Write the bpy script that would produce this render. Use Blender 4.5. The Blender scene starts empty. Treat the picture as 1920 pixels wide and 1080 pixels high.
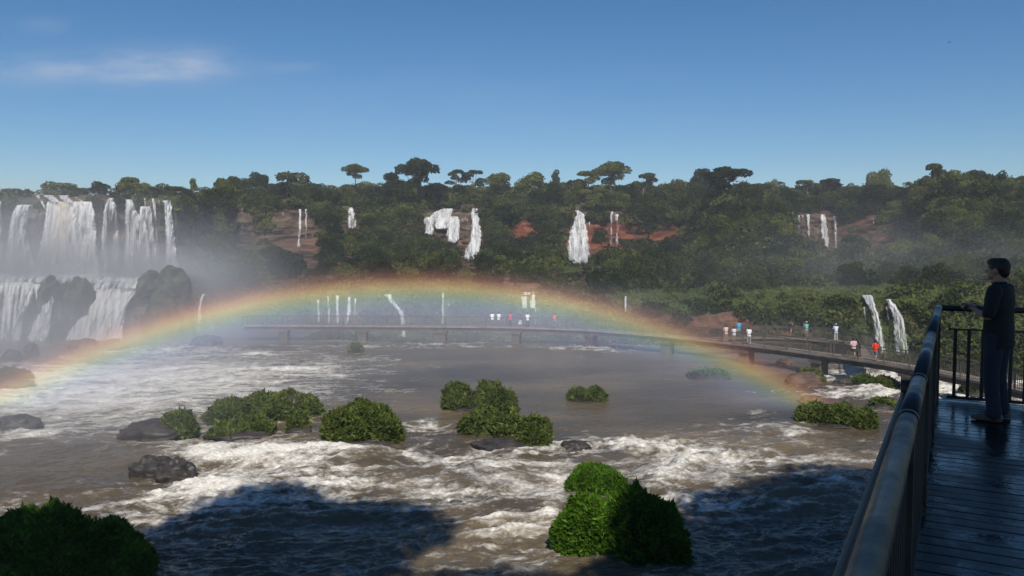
import bpy, math, random
import numpy as np
from mathutils import Vector, Matrix
R = math.radians
C = bpy.context.scene.collection
scn = bpy.context.scene

# ------------------------------------------------------------------ camera, sky, sun, exposure
F = 1500.0                      # focal length in pixels of the 1920 px wide photograph
PITCH = math.atan(80 / F)
CAM = np.array([0.0, 0.0, 11.5])
cam = bpy.data.cameras.new('camera')
cam.sensor_width = 36; cam.lens = F / 1920 * 36
cam.clip_start = 0.05; cam.clip_end = 6000
co = bpy.data.objects.new('camera', cam); C.objects.link(co)
co.location = CAM; co.rotation_euler = (math.pi / 2 - PITCH, 0, 0)
scn.camera = co

SUN_EL, SUN_AZ = R(45.1), R(7.5)      # sun behind the camera, a little to the right
to_sun = np.array([math.sin(SUN_AZ) * math.cos(SUN_EL), -math.cos(SUN_AZ) * math.cos(SUN_EL), math.sin(SUN_EL)])
sl = bpy.data.lights.new('sun', 'SUN'); sl.energy = 5.0; sl.angle = R(0.53); sl.color = (1.0, 0.93, 0.82)
so = bpy.data.objects.new('sun', sl); C.objects.link(so)
so.rotation_euler = Vector(to_sun).to_track_quat('Z', 'Y').to_euler(); so.location = (20, -60, 80)

w = bpy.data.worlds.new('World'); scn.world = w; w.use_nodes = True
nt = w.node_tree; nt.nodes.clear()
def N(nt, typ, **kw):
    n = nt.nodes.new(typ)
    for k, v in kw.items():
        if k.startswith('i_'):
            key = k[2:]; key = int(key) if key.isdigit() else key.replace('_', ' ')
            n.inputs[key].default_value = v
        else: setattr(n, k, v)
    return n
def math_n(nt, op, a, b=None, c=None):
    n = nt.nodes.new('ShaderNodeMath'); n.operation = op
    for i, v in enumerate((a, b, c)):
        if v is None: continue
        if hasattr(v, 'default_value'): nt.links.new(v, n.inputs[i])
        else: n.inputs[i].default_value = v
    return n.outputs[0]
sky = N(nt, 'ShaderNodeTexSky', sky_type='NISHITA', sun_disc=False, sun_elevation=SUN_EL,
        sun_rotation=R(180) - SUN_AZ, altitude=200, air_density=1.0, dust_density=0.2, ozone_density=5.0)
bg = N(nt, 'ShaderNodeBackground'); bg.inputs[1].default_value = 0.090
tc = N(nt, 'ShaderNodeTexCoord'); sx = N(nt, 'ShaderNodeSeparateXYZ')
nt.links.new(tc.outputs['Generated'], sx.inputs[0])
ysafe = math_n(nt, 'MAXIMUM', sx.outputs[1], 0.05)
u = math_n(nt, 'DIVIDE', sx.outputs[0], ysafe); v = math_n(nt, 'DIVIDE', sx.outputs[2], ysafe)
cb = N(nt, 'ShaderNodeCombineXYZ'); nt.links.new(u, cb.inputs[0])
nt.links.new(math_n(nt, 'MULTIPLY_ADD', u, 0.07, math_n(nt, 'MULTIPLY', v, 3.6)), cb.inputs[1])
cn = N(nt, 'ShaderNodeTexNoise', i_Scale=5.5, i_Detail=6.0, i_Roughness=0.6); nt.links.new(cb.outputs[0], cn.inputs['Vector'])
def gauss(cu, cv, hu, hv):
    a = math_n(nt, 'POWER', math_n(nt, 'ABSOLUTE', math_n(nt, 'DIVIDE', math_n(nt, 'SUBTRACT', u, cu), hu)), 2.6)
    b = math_n(nt, 'POWER', math_n(nt, 'ABSOLUTE', math_n(nt, 'DIVIDE', math_n(nt, 'SUBTRACT', v, cv), hv)), 2.0)
    return math_n(nt, 'EXPONENT', math_n(nt, 'MULTIPLY', math_n(nt, 'ADD', a, b), -1.0))
m = math_n(nt, 'ADD', gauss(-0.61, 0.216, 0.19, 0.017), math_n(nt, 'MULTIPLY', gauss(-0.43, 0.222, 0.085, 0.021), 1.0))
m = math_n(nt, 'ADD', m, math_n(nt, 'MULTIPLY', gauss(-0.27, 0.219, 0.035, 0.006), 0.35))
m = math_n(nt, 'ADD', m, math_n(nt, 'MULTIPLY', gauss(-0.575, 0.27, 0.03, 0.009), 0.3))
m = math_n(nt, 'ADD', m, math_n(nt, 'MULTIPLY', gauss(-0.1, 0.175, 0.28, 0.05), 0.10))
nz = math_n(nt, 'MULTIPLY', math_n(nt, 'SUBTRACT', cn.outputs[0], 0.33), 2.6)
m = math_n(nt, 'MULTIPLY', m, nz); m = math_n(nt, 'MINIMUM', math_n(nt, 'MAXIMUM', m, 0.0), 1.0)
mx = N(nt, 'ShaderNodeMix', data_type='RGBA'); nt.links.new(math_n(nt, 'MULTIPLY', m, 0.62), mx.inputs['Factor'])
hs = N(nt, 'ShaderNodeHueSaturation'); hs.inputs['Saturation'].default_value = 1.2; nt.links.new(sky.outputs[0], hs.inputs['Color'])
nt.links.new(hs.outputs[0], mx.inputs[6]); mx.inputs[7].default_value = (7.2, 7.4, 8.3, 1)
nt.links.new(mx.outputs[2], bg.inputs[0])
wo = N(nt, 'ShaderNodeOutputWorld'); nt.links.new(bg.outputs[0], wo.inputs[0])

scn.view_settings.view_transform = 'Standard'; scn.view_settings.look = 'None'
scn.view_settings.exposure = -0.05; scn.view_settings.gamma = 1.0
scn.render.engine = 'CYCLES'
cy = scn.cycles
cy.max_bounces = 6; cy.diffuse_bounces = 2; cy.glossy_bounces = 3; cy.transparent_max_bounces = 24; cy.volume_bounces = 0
cy.transmission_bounces = 2; cy.use_denoising = True; cy.volume_step_rate = 2.0; cy.volume_max_steps = 64
cy.caustics_reflective = False; cy.caustics_refractive = False

# ------------------------------------------------------------------ helpers
def dirs(px, py):
    px = np.asarray(px, float); py = np.asarray(py, float)
    u = (px - 960) / F; v = (540 - py) / F
    c, s = math.cos(PITCH), math.sin(PITCH)
    return np.stack([u, c + s * v + 0 * u, -s + c * v + 0 * u], -1)
def P(px, py, D):
    d = dirs(px, py); return CAM + d * (np.asarray(D, float) / d[..., 1])[..., None]
def PZ(px, py, z=0.0):
    d = dirs(px, py); return CAM + d * ((z - CAM[2]) / d[..., 2])[..., None]

_rs = np.random.RandomState(7)
_perm = np.concatenate([_rs.permutation(256)] * 3).astype(np.int64)
_g = _rs.normal(size=(256, 3)); _g /= np.linalg.norm(_g, axis=1)[:, None]
def noise(x, y, z=0.0):
    x, y, z = np.broadcast_arrays(np.asarray(x, float), np.asarray(y, float), np.asarray(z, float))
    xi, yi, zi = np.floor(x).astype(np.int64), np.floor(y).astype(np.int64), np.floor(z).astype(np.int64)
    xf, yf, zf = x - xi, y - yi, z - zi
    fd = lambda t: t * t * t * (t * (t * 6 - 15) + 10)
    uu, vv, ww = fd(xf), fd(yf), fd(zf)
    out = 0
    for a in (0, 1):
        for b in (0, 1):
            for c in (0, 1):
                h = _perm[_perm[_perm[(xi + a) & 255] + ((yi + b) & 255)] + ((zi + c) & 255)] & 255
                gg = _g[h]
                dot = gg[..., 0] * (xf - a) + gg[..., 1] * (yf - b) + gg[..., 2] * (zf - c)
                out = out + dot * (uu if a else 1 - uu) * (vv if b else 1 - vv) * (ww if c else 1 - ww)
    return out * 1.5
def fbm(x, y, z=0.0, o=4, g=0.5):
    s = 0; a = 1; t = 0
    for i in range(o):
        s = s + a * noise(x * 2 ** i + 17.3 * i, y * 2 ** i - 9.1 * i, np.asarray(z) * 2 ** i + 3.7 * i); t += a; a *= g
    return s / t
def ridge(x, y, z=0.0, o=4, g=0.5):
    s = 0; a = 1; t = 0
    for i in range(o):
        s = s + a * (1 - np.abs(noise(x * 2 ** i + 5.2 * i, y * 2 ** i + 1.3 * i, np.asarray(z) * 2 ** i)) * 2.2) ** 2; t += a; a *= g
    return s / t
def sstep(a, b, x):
    t = np.clip((x - a) / (b - a), 0, 1); return t * t * (3 - 2 * t)

def mesh_np(name, V, Q, attrs=None, smooth=True, mats=None, mat_idx=None):
    V = np.ascontiguousarray(V, np.float32); Q = np.ascontiguousarray(Q, np.int32); k = Q.shape[1]
    me = bpy.data.meshes.new(name)
    me.vertices.add(len(V)); me.vertices.foreach_set('co', V.ravel())
    me.loops.add(Q.size); me.loops.foreach_set('vertex_index', Q.ravel())
    me.polygons.add(len(Q)); me.polygons.foreach_set('loop_start', np.arange(len(Q), dtype=np.int32) * k)
    me.polygons.foreach_set('use_smooth', np.full(len(Q), smooth))
    for n, a in (attrs or {}).items():
        at = me.attributes.new(n, 'FLOAT', 'POINT'); at.data.foreach_set('value', np.ascontiguousarray(a, np.float32).ravel())
    for m_ in (mats or []): me.materials.append(m_)
    if mat_idx is not None: me.polygons.foreach_set('material_index', np.asarray(mat_idx, np.int32))
    me.update(calc_edges=True); return me
def grid_quads(ny, nx):
    i = np.arange((ny - 1) * (nx - 1)); r, c = i // (nx - 1), i % (nx - 1)
    a = r * nx + c; return np.stack([a, a + 1, a + nx + 1, a + nx], 1)
def link(name, me, parent=None, loc=None):
    o = bpy.data.objects.new(name, me); C.objects.link(o)
    if parent is not None: o.parent = parent
    if loc is not None: o.location = loc
    return o
def tag(o, label=None, cat=None, group=None, kind=None):
    if label: o['label'] = label
    if cat: o['category'] = cat
    if group: o['group'] = group
    if kind: o['kind'] = kind
    return o
def empty(name, loc=(0, 0, 0), rz=0.0, scale=1.0):
    o = bpy.data.objects.new(name, None); C.objects.link(o); o.location = loc; o.rotation_euler = (0, 0, rz)
    o.scale = (scale,) * 3 if not hasattr(scale, '__len__') else scale
    o.empty_display_size = 0.2; return o
def copy_thing(root, loc, rz=0.0, scale=1.0):
    r = root.copy(); C.objects.link(r); r.location = loc; r.rotation_euler = (0, 0, rz)
    r.scale = (scale,) * 3 if not hasattr(scale, '__len__') else scale
    for k in ('label', 'group'):
        if k in r: del r[k]
    for ch in list(root.children):
        c = ch.copy(); C.objects.link(c); c.parent = r
    return r

class MB:                       # collects quads of several primitives into one mesh
    def __init__(s): s.v = []; s.q = []; s.n = 0
    def add(s, V, Q):
        V = np.asarray(V, float); s.v.append(V); s.q.append(np.asarray(Q) + s.n); s.n += len(V)
    def box(s, c, size, X=(1, 0, 0), Y=(0, 1, 0), Z=(0, 0, 1), bev=0.0):
        c = np.asarray(c, float); X, Y, Z = (np.asarray(a, float) for a in (X, Y, Z)); hx, hy, hz = np.asarray(size) / 2
        V = [c + X * sx_ * hx + Y * sy_ * hy + Z * sz_ * hz for sz_ in (-1, 1) for sy_, sx_ in ((-1, -1), (-1, 1), (1, 1), (1, -1))]
        s.add(V, [[3, 2, 1, 0], [4, 5, 6, 7], [0, 1, 5, 4], [1, 2, 6, 5], [2, 3, 7, 6], [3, 0, 4, 7]])
    def loft(s, secs, n=12, cap=True, sup=2.0):
        # secs: (centre, U vector, V vector)
        th = np.linspace(0, 2 * math.pi, n, endpoint=False)
        cc, ss_ = np.cos(th), np.sin(th)
        e = 2 / sup; cc = np.sign(cc) * np.abs(cc) ** e; ss_ = np.sign(ss_) * np.abs(ss_) ** e
        rings = [np.asarray(c, float) + np.outer(cc, U) + np.outer(ss_, W) for c, U, W in secs]
        V = np.concatenate(rings); q = []
        for k in range(len(secs) - 1):
            for i in range(n):
                j = (i + 1) % n; q.append([k * n + i, k * n + j, (k + 1) * n + j, (k + 1) * n + i])
        if cap:
            m0 = len(V); V = np.concatenate([V, [secs[0][0]], [secs[-1][0]]]); L = (len(secs) - 1) * n
            for i in range(0, n, 2):
                j, k2 = (i + 1) % n, (i + 2) % n
                q.append([m0, k2, j, i]); q.append([m0 + 1, L + i, L + j, L + k2])
        s.add(V, q)
    def tube(s, pts, rad, n=12, cap=True, round_ends=False):
        pts = [np.asarray(p, float) for p in pts]; rad = list(rad) if hasattr(rad, '__len__') else [rad] * len(pts)
        if round_ends:
            d0 = pts[0] - pts[1]; d0 /= np.linalg.norm(d0); d1 = pts[-1] - pts[-2]; d1 /= np.linalg.norm(d1)
            r0, r1 = rad[0], rad[-1]
            pts = [pts[0] + d0 * r0 * a for a in (0.98, 0.8, 0.45)] + pts + [pts[-1] + d1 * r1 * a for a in (0.45, 0.8, 0.98)]
            rad = [r0 * 0.2, r0 * 0.6, r0 * 0.89] + rad + [r1 * 0.89, r1 * 0.6, r1 * 0.2]
        secs = []; prev = None
        for i, p in enumerate(pts):
            t = (pts[min(i + 1, len(pts) - 1)] - pts[max(i - 1, 0)]); t /= np.linalg.norm(t) + 1e-9
            a = prev if prev is not None else (np.array([0, 0, 1.]) if abs(t[2]) < 0.9 else np.array([1., 0, 0]))
            U = a - t * np.dot(a, t); U /= np.linalg.norm(U) + 1e-9; W = np.cross(t, U); prev = U
            secs.append((p, U * rad[i], W * rad[i]))
        s.loft(secs, n, cap)
    def ball(s, c, r, n=14, X=(1, 0, 0), Y=(0, 1, 0), Z=(0, 0, 1)):
        r = np.asarray(r if hasattr(r, '__len__') else (r, r, r), float); X, Y, Z = (np.asarray(a, float) for a in (X, Y, Z))
        ph = np.linspace(-math.pi / 2 * 0.97, math.pi / 2 * 0.97, n // 2 + 3)
        s.loft([(np.asarray(c, float) + Z * r[2] * math.sin(p), X * r[0] * math.cos(p), Y * r[1] * math.cos(p)) for p in ph], n)
    def mesh(s, name, mats=None, smooth=True): return mesh_np(name, np.concatenate(s.v), np.concatenate(s.q), smooth=smooth, mats=mats)
    def build(s, name, mat, parent=None, smooth=True, loc=None, bevel=0.0):
        o = link(name, s.mesh(name, [mat], smooth), parent, loc)
        if bevel:
            b = o.modifiers.new('b', 'BEVEL'); b.width = bevel; b.segments = 2; b.limit_method = 'ANGLE'
        return o

def new_mat(name):
    m = bpy.data.materials.new(name); m.use_nodes = True; t = m.node_tree; t.nodes.clear()
    out = t.nodes.new('ShaderNodeOutputMaterial'); return m, t, out
def ramp(t, fac, stops):
    r = t.nodes.new('ShaderNodeValToRGB'); el = r.color_ramp.elements
    el[0].position, el[0].color = stops[0][0], (*stops[0][1], 1); el[1].position, el[1].color = stops[-1][0], (*stops[-1][1], 1)
    for p, c in stops[1:-1]: e = el.new(p); e.color = (*c, 1)
    t.links.new(fac, r.inputs[0]); return r.outputs[0]
def mixc(t, f, a, b):
    n = t.nodes.new('ShaderNodeMix'); n.data_type = 'RGBA'
    for s_, v_ in ((n.inputs['Factor'], f), (n.inputs[6], a), (n.inputs[7], b)):
        if hasattr(v_, 'default_value'): t.links.new(v_, s_)
        else: s_.default_value = v_ if not isinstance(v_, tuple) else (*v_, 1)
    return n.outputs[2]
def coords(t, kind='Object', scale=(1, 1, 1)):
    c = t.nodes.new('ShaderNodeTexCoord'); mp = t.nodes.new('ShaderNodeMapping'); mp.inputs['Scale'].default_value = scale
    t.links.new(c.outputs[kind], mp.inputs[0]); return mp.outputs[0]
def tnoise(t, vec, scale, detail=4.0, rough=0.55, dist=0.0):
    n = t.nodes.new('ShaderNodeTexNoise'); n.inputs['Scale'].default_value = scale; n.inputs['Detail'].default_value = detail
    n.inputs['Roughness'].default_value = rough; n.inputs['Distortion'].default_value = dist
    t.links.new(vec, n.inputs['Vector']); return n.outputs[0]
def simple_mat(name, col, rough=0.7, var=0.25, scale=8.0, metal=0.0, bump=0.0, spec=0.5):
    m, t, out = new_mat(name); b = t.nodes.new('ShaderNodeBsdfPrincipled')
    n = tnoise(t, coords(t), scale)
    lo = tuple(c * (1 - var) for c in col); hi = tuple(min(1, c * (1 + var)) for c in col)
    t.links.new(ramp(t, n, [(0.3, lo), (0.7, hi)]), b.inputs['Base Color'])
    b.inputs['Roughness'].default_value = rough; b.inputs['Metallic'].default_value = metal; b.inputs['Specular IOR Level'].default_value = spec
    if bump:
        bp = t.nodes.new('ShaderNodeBump'); bp.inputs['Strength'].default_value = bump; bp.inputs['Distance'].default_value = 0.02
        t.links.new(n, bp.inputs['Height']); t.links.new(bp.outputs[0], b.inputs['Normal'])
    t.links.new(b.outputs[0], out.inputs[0]); return m
def leaf_mat(name, cols, nscale=0.6, use_random=True, world=True, transl=0.25):
    m, t, out = new_mat(name)
    g = t.nodes.new('ShaderNodeNewGeometry')
    n1 = tnoise(t, g.outputs['Position'], nscale, 3.0)
    f = n1
    # each leaf its own tone
    f = math_n(t, 'ADD', math_n(t, 'MULTIPLY', n1, 0.6), math_n(t, 'MULTIPLY', g.outputs['Random Per Island'], 0.3))
    ta = t.nodes.new('ShaderNodeAttribute'); ta.attribute_name = 'tone'; f = math_n(t, 'ADD', f, ta.outputs['Fac'])
    if use_random:
        oi = t.nodes.new('ShaderNodeObjectInfo')
        f = math_n(t, 'ADD', f, math_n(t, 'MULTIPLY', math_n(t, 'SUBTRACT', oi.outputs['Random'], 0.5), 0.55))
    col = ramp(t, f, [(0.22, cols[0]), (0.48, cols[1]), (0.72, cols[2])])
    d = t.nodes.new('ShaderNodeBsdfDiffuse'); t.links.new(col, d.inputs[0])
    tr = t.nodes.new('ShaderNodeBsdfTranslucent'); t.links.new(col, tr.inputs[0])
    mx = t.nodes.new('ShaderNodeMixShader'); mx.inputs[0].default_value = transl
    t.links.new(d.outputs[0], mx.inputs[1]); t.links.new(tr.outputs[0], mx.inputs[2]); t.links.new(mx.outputs[0], out.inputs[0])
    return m

# ------------------------------------------------------------------ materials
def water_material():
    m, t, out = new_mat('river_water')
    b = t.nodes.new('ShaderNodeBsdfPrincipled')
    at = t.nodes.new('ShaderNodeAttribute'); at.attribute_name = 'foam'
    pos = t.nodes.new('ShaderNodeNewGeometry').outputs['Position']
    mp = t.nodes.new('ShaderNodeMapping'); mp.inputs['Scale'].default_value = (0.55, 1.0, 1.0); t.links.new(pos, mp.inputs[0]); vec = mp.outputs[0]
    n1 = tnoise(t, vec, 2.2, 5.0, 0.65, 0.6); n2 = tnoise(t, vec, 9.0, 3.0, 0.6)
    f = math_n(t, 'ADD', at.outputs['Fac'], math_n(t, 'MULTIPLY', math_n(t, 'SUBTRACT', n1, 0.5), 1.25))
    f = math_n(t, 'ADD', f, math_n(t, 'MULTIPLY', math_n(t, 'SUBTRACT', n2, 0.5), 0.45))
    mr = t.nodes.new('ShaderNodeMapRange'); mr.interpolation_type = 'SMOOTHSTEP'; mr.inputs[1].default_value = 0.08; mr.inputs[2].default_value = 1.2
    t.links.new(f, mr.inputs[0]); foam = mr.outputs[0]
    n3 = tnoise(t, vec, 0.12, 3.0)
    base = ramp(t, n3, [(0.3, (0.058, 0.047, 0.033)), (0.52, (0.108, 0.084, 0.054)), (0.72, (0.175, 0.132, 0.078))])
    fcol = ramp(t, n2, [(0.3, (0.46, 0.42, 0.35)), (0.7, (0.76, 0.75, 0.715))])
    t.links.new(mixc(t, foam, base, fcol), b.inputs['Base Color'])
    t.links.new(math_n(t, 'MULTIPLY_ADD', foam, 0.55, 0.16), b.inputs['Roughness'])
    t.links.new(math_n(t, 'MULTIPLY_ADD', foam, -0.25, 0.34), b.inputs['Specular IOR Level'])
    b.inputs['IOR'].default_value = 1.33
    h = math_n(t, 'ADD', tnoise(t, vec, 3.5, 5.0, 0.6, 0.4), math_n(t, 'MULTIPLY', foam, 0.35))
    bp = t.nodes.new('ShaderNodeBump'); bp.inputs['Strength'].default_value = 0.75; bp.inputs['Distance'].default_value = 0.11
    t.links.new(h, bp.inputs['Height']); t.links.new(bp.outputs[0], b.inputs['Normal'])
    t.links.new(b.outputs[0], out.inputs[0]); return m
def fall_material():
    m, t, out = new_mat('falling_water')
    au = t.nodes.new('ShaderNodeAttribute'); au.attribute_name = 'across'
    ad = t.nodes.new('ShaderNodeAttribute'); ad.attribute_name = 'down'
    den = t.nodes.new('ShaderNodeAttribute'); den.attribute_name = 'cover'
    br = t.nodes.new('ShaderNodeAttribute'); br.attribute_name = 'silt'
    cb = t.nodes.new('ShaderNodeCombineXYZ'); t.links.new(au.outputs['Fac'], cb.inputs[0])
    t.links.new(math_n(t, 'MULTIPLY', ad.outputs['Fac'], 0.11), cb.inputs[1])
    n = tnoise(t, cb.outputs[0], 1.7, 6.0, 0.72, 0.35); n2 = tnoise(t, cb.outputs[0], 0.6, 3.0, 0.6)
    f = math_n(t, 'ADD', den.outputs['Fac'], math_n(t, 'MULTIPLY', math_n(t, 'SUBTRACT', n, 0.5), 2.1))
    mr = t.nodes.new('ShaderNodeMapRange'); mr.interpolation_type = 'SMOOTHSTEP'; mr.inputs[1].default_value = 0.2; mr.inputs[2].default_value = 0.8
    t.links.new(f, mr.inputs[0])
    c = ramp(t, n, [(0.34, (0.34, 0.35, 0.36)), (0.56, (0.77, 0.77, 0.77))])
    c = mixc(t, math_n(t, 'MULTIPLY', br.outputs['Fac'], n2), c, (0.62, 0.47, 0.25))
    d = t.nodes.new('ShaderNodeBsdfDiffuse'); t.links.new(c, d.inputs[0])
    tl = t.nodes.new('ShaderNodeBsdfTranslucent'); t.links.new(c, tl.inputs[0])
    m1 = t.nodes.new('ShaderNodeMixShader'); m1.inputs[0].default_value = 0.25; t.links.new(d.outputs[0], m1.inputs[1]); t.links.new(tl.outputs[0], m1.inputs[2])
    tp = t.nodes.new('ShaderNodeBsdfTransparent'); m2 = t.nodes.new('ShaderNodeMixShader')
    t.links.new(mr.outputs[0], m2.inputs[0]); t.links.new(tp.outputs[0], m2.inputs[1]); t.links.new(m1.outputs[0], m2.inputs[2])
    t.links.new(m2.outputs[0], out.inputs[0]); return m
def terrain_material():
    m, t, out = new_mat('cliff_and_soil')
    b = t.nodes.new('ShaderNodeBsdfDiffuse'); g = t.nodes.new('ShaderNodeNewGeometry')
    mp = t.nodes.new('ShaderNodeMapping'); mp.inputs['Scale'].default_value = (0.5, 0.5, 1.6); t.links.new(g.outputs['Position'], mp.inputs[0])
    n = tnoise(t, mp.outputs[0], 0.35, 6.0, 0.65, 0.5); n2 = tnoise(t, g.outputs['Position'], 0.09, 4.0, 0.6)
    red = t.nodes.new('ShaderNodeAttribute'); red.attribute_name = 'red'
    rock = ramp(t, n, [(0.3, (0.024, 0.02, 0.018)), (0.5, (0.095, 0.068, 0.050)), (0.68, (0.18, 0.135, 0.10))])
    redc = ramp(t, n, [(0.33, (0.030, 0.014, 0.010)), (0.47, (0.125, 0.043, 0.025)), (0.66, (0.25, 0.092, 0.048))])
    c = mixc(t, red.outputs['Fac'], rock, redc)
    mp2 = t.nodes.new('ShaderNodeMapping'); mp2.inputs['Scale'].default_value = (0.10, 0.10, 0.55); t.links.new(g.outputs['Position'], mp2.inputs[0])
    n5 = tnoise(t, mp2.outputs[0], 1.0, 4.0, .6, .8); recess_shade = t.nodes.new('ShaderNodeMapRange'); recess_shade.inputs[1].default_value = .50; recess_shade.inputs[2].default_value = .60; t.links.new(n5, recess_shade.inputs[0])
    c = mixc(t, recess_shade.outputs[0], c, (0.016, 0.013, 0.011))  # dark strata, and the shade of crevices painted into the rock colour
    moss = ramp(t, n, [(0.3, (0.02, 0.035, 0.012)), (0.7, (0.08, 0.11, 0.035))])
    gr = t.nodes.new('ShaderNodeAttribute'); gr.attribute_name = 'green'
    mr = t.nodes.new('ShaderNodeMapRange'); mr.inputs[1].default_value = 0.42; mr.inputs[2].default_value = 0.56
    t.links.new(math_n(t, 'ADD', math_n(t, 'MULTIPLY', n2, 0.7), math_n(t, 'MULTIPLY', gr.outputs['Fac'], 0.35)), mr.inputs[0])
    t.links.new(mixc(t, mr.outputs[0], c, moss), b.inputs[0])
    bp = t.nodes.new('ShaderNodeBump'); bp.inputs['Strength'].default_value = 0.9; bp.inputs['Distance'].default_value = 0.8
    t.links.new(n, bp.inputs['Height']); t.links.new(bp.outputs[0], b.inputs['Normal'])
    t.links.new(b.outputs[0], out.inputs[0]); return m

M = {}
M['water'] = water_material(); M['fall'] = fall_material(); M['terrain'] = terrain_material()
M['canopy'] = leaf_mat('canopy_leaves', [(0.008, 0.018, 0.006), (0.038, 0.054, 0.014), (0.13, 0.145, 0.038)], 0.10)
M['under'] = leaf_mat('undergrowth_leaves', [(0.010, 0.019, 0.007), (0.041, 0.056, 0.015), (0.12, 0.132, 0.037)], 0.055, False)
M['pasture'] = leaf_mat('hanging_grass', [(0.040, 0.055, 0.016), (0.085, 0.105, 0.032), (0.14, 0.16, 0.052)], 0.10, False)
M['tussock'] = leaf_mat('tussock_leaves', [(0.035, 0.052, 0.014), (0.105, 0.140, 0.034), (0.23, 0.27, 0.08)], 0.9, False, transl=0.3)
M['near_grass'] = leaf_mat('near_tussock_leaves', [(0.025, 0.060, 0.006), (0.075, 0.165, 0.014), (0.17, 0.30, 0.035)], 1.2, False, transl=0.3)
M['bark'] = simple_mat('bark', (0.16, 0.13, 0.10), 0.9, 0.4, 3.0)
M['wet_rock'] = simple_mat('wet_basalt', (0.040, 0.034, 0.031), 0.5, 0.6, 2.5, bump=1.0, spec=.35)
M['moss_rock'] = simple_mat('mossy_rock', (0.055, 0.056, 0.040), 0.85, 0.6, 1.1, bump=1.0, spec=.2)
M['brown_rock'] = simple_mat('brown_rock', (0.075, 0.048, 0.032), 0.7, 0.5, 1.5, bump=1.0)
M['concrete'] = simple_mat('weathered_concrete', (0.20, 0.165, 0.135), 0.85, 0.35, 1.2)
M['dark_concrete'] = simple_mat('dark_stained_concrete', (0.09, 0.07, 0.06), 0.8, 0.4, 1.2)
M['rail_far'] = simple_mat('galvanised_rail', (0.085, 0.07, 0.06), 0.6, 0.2, 2.0)

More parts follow.
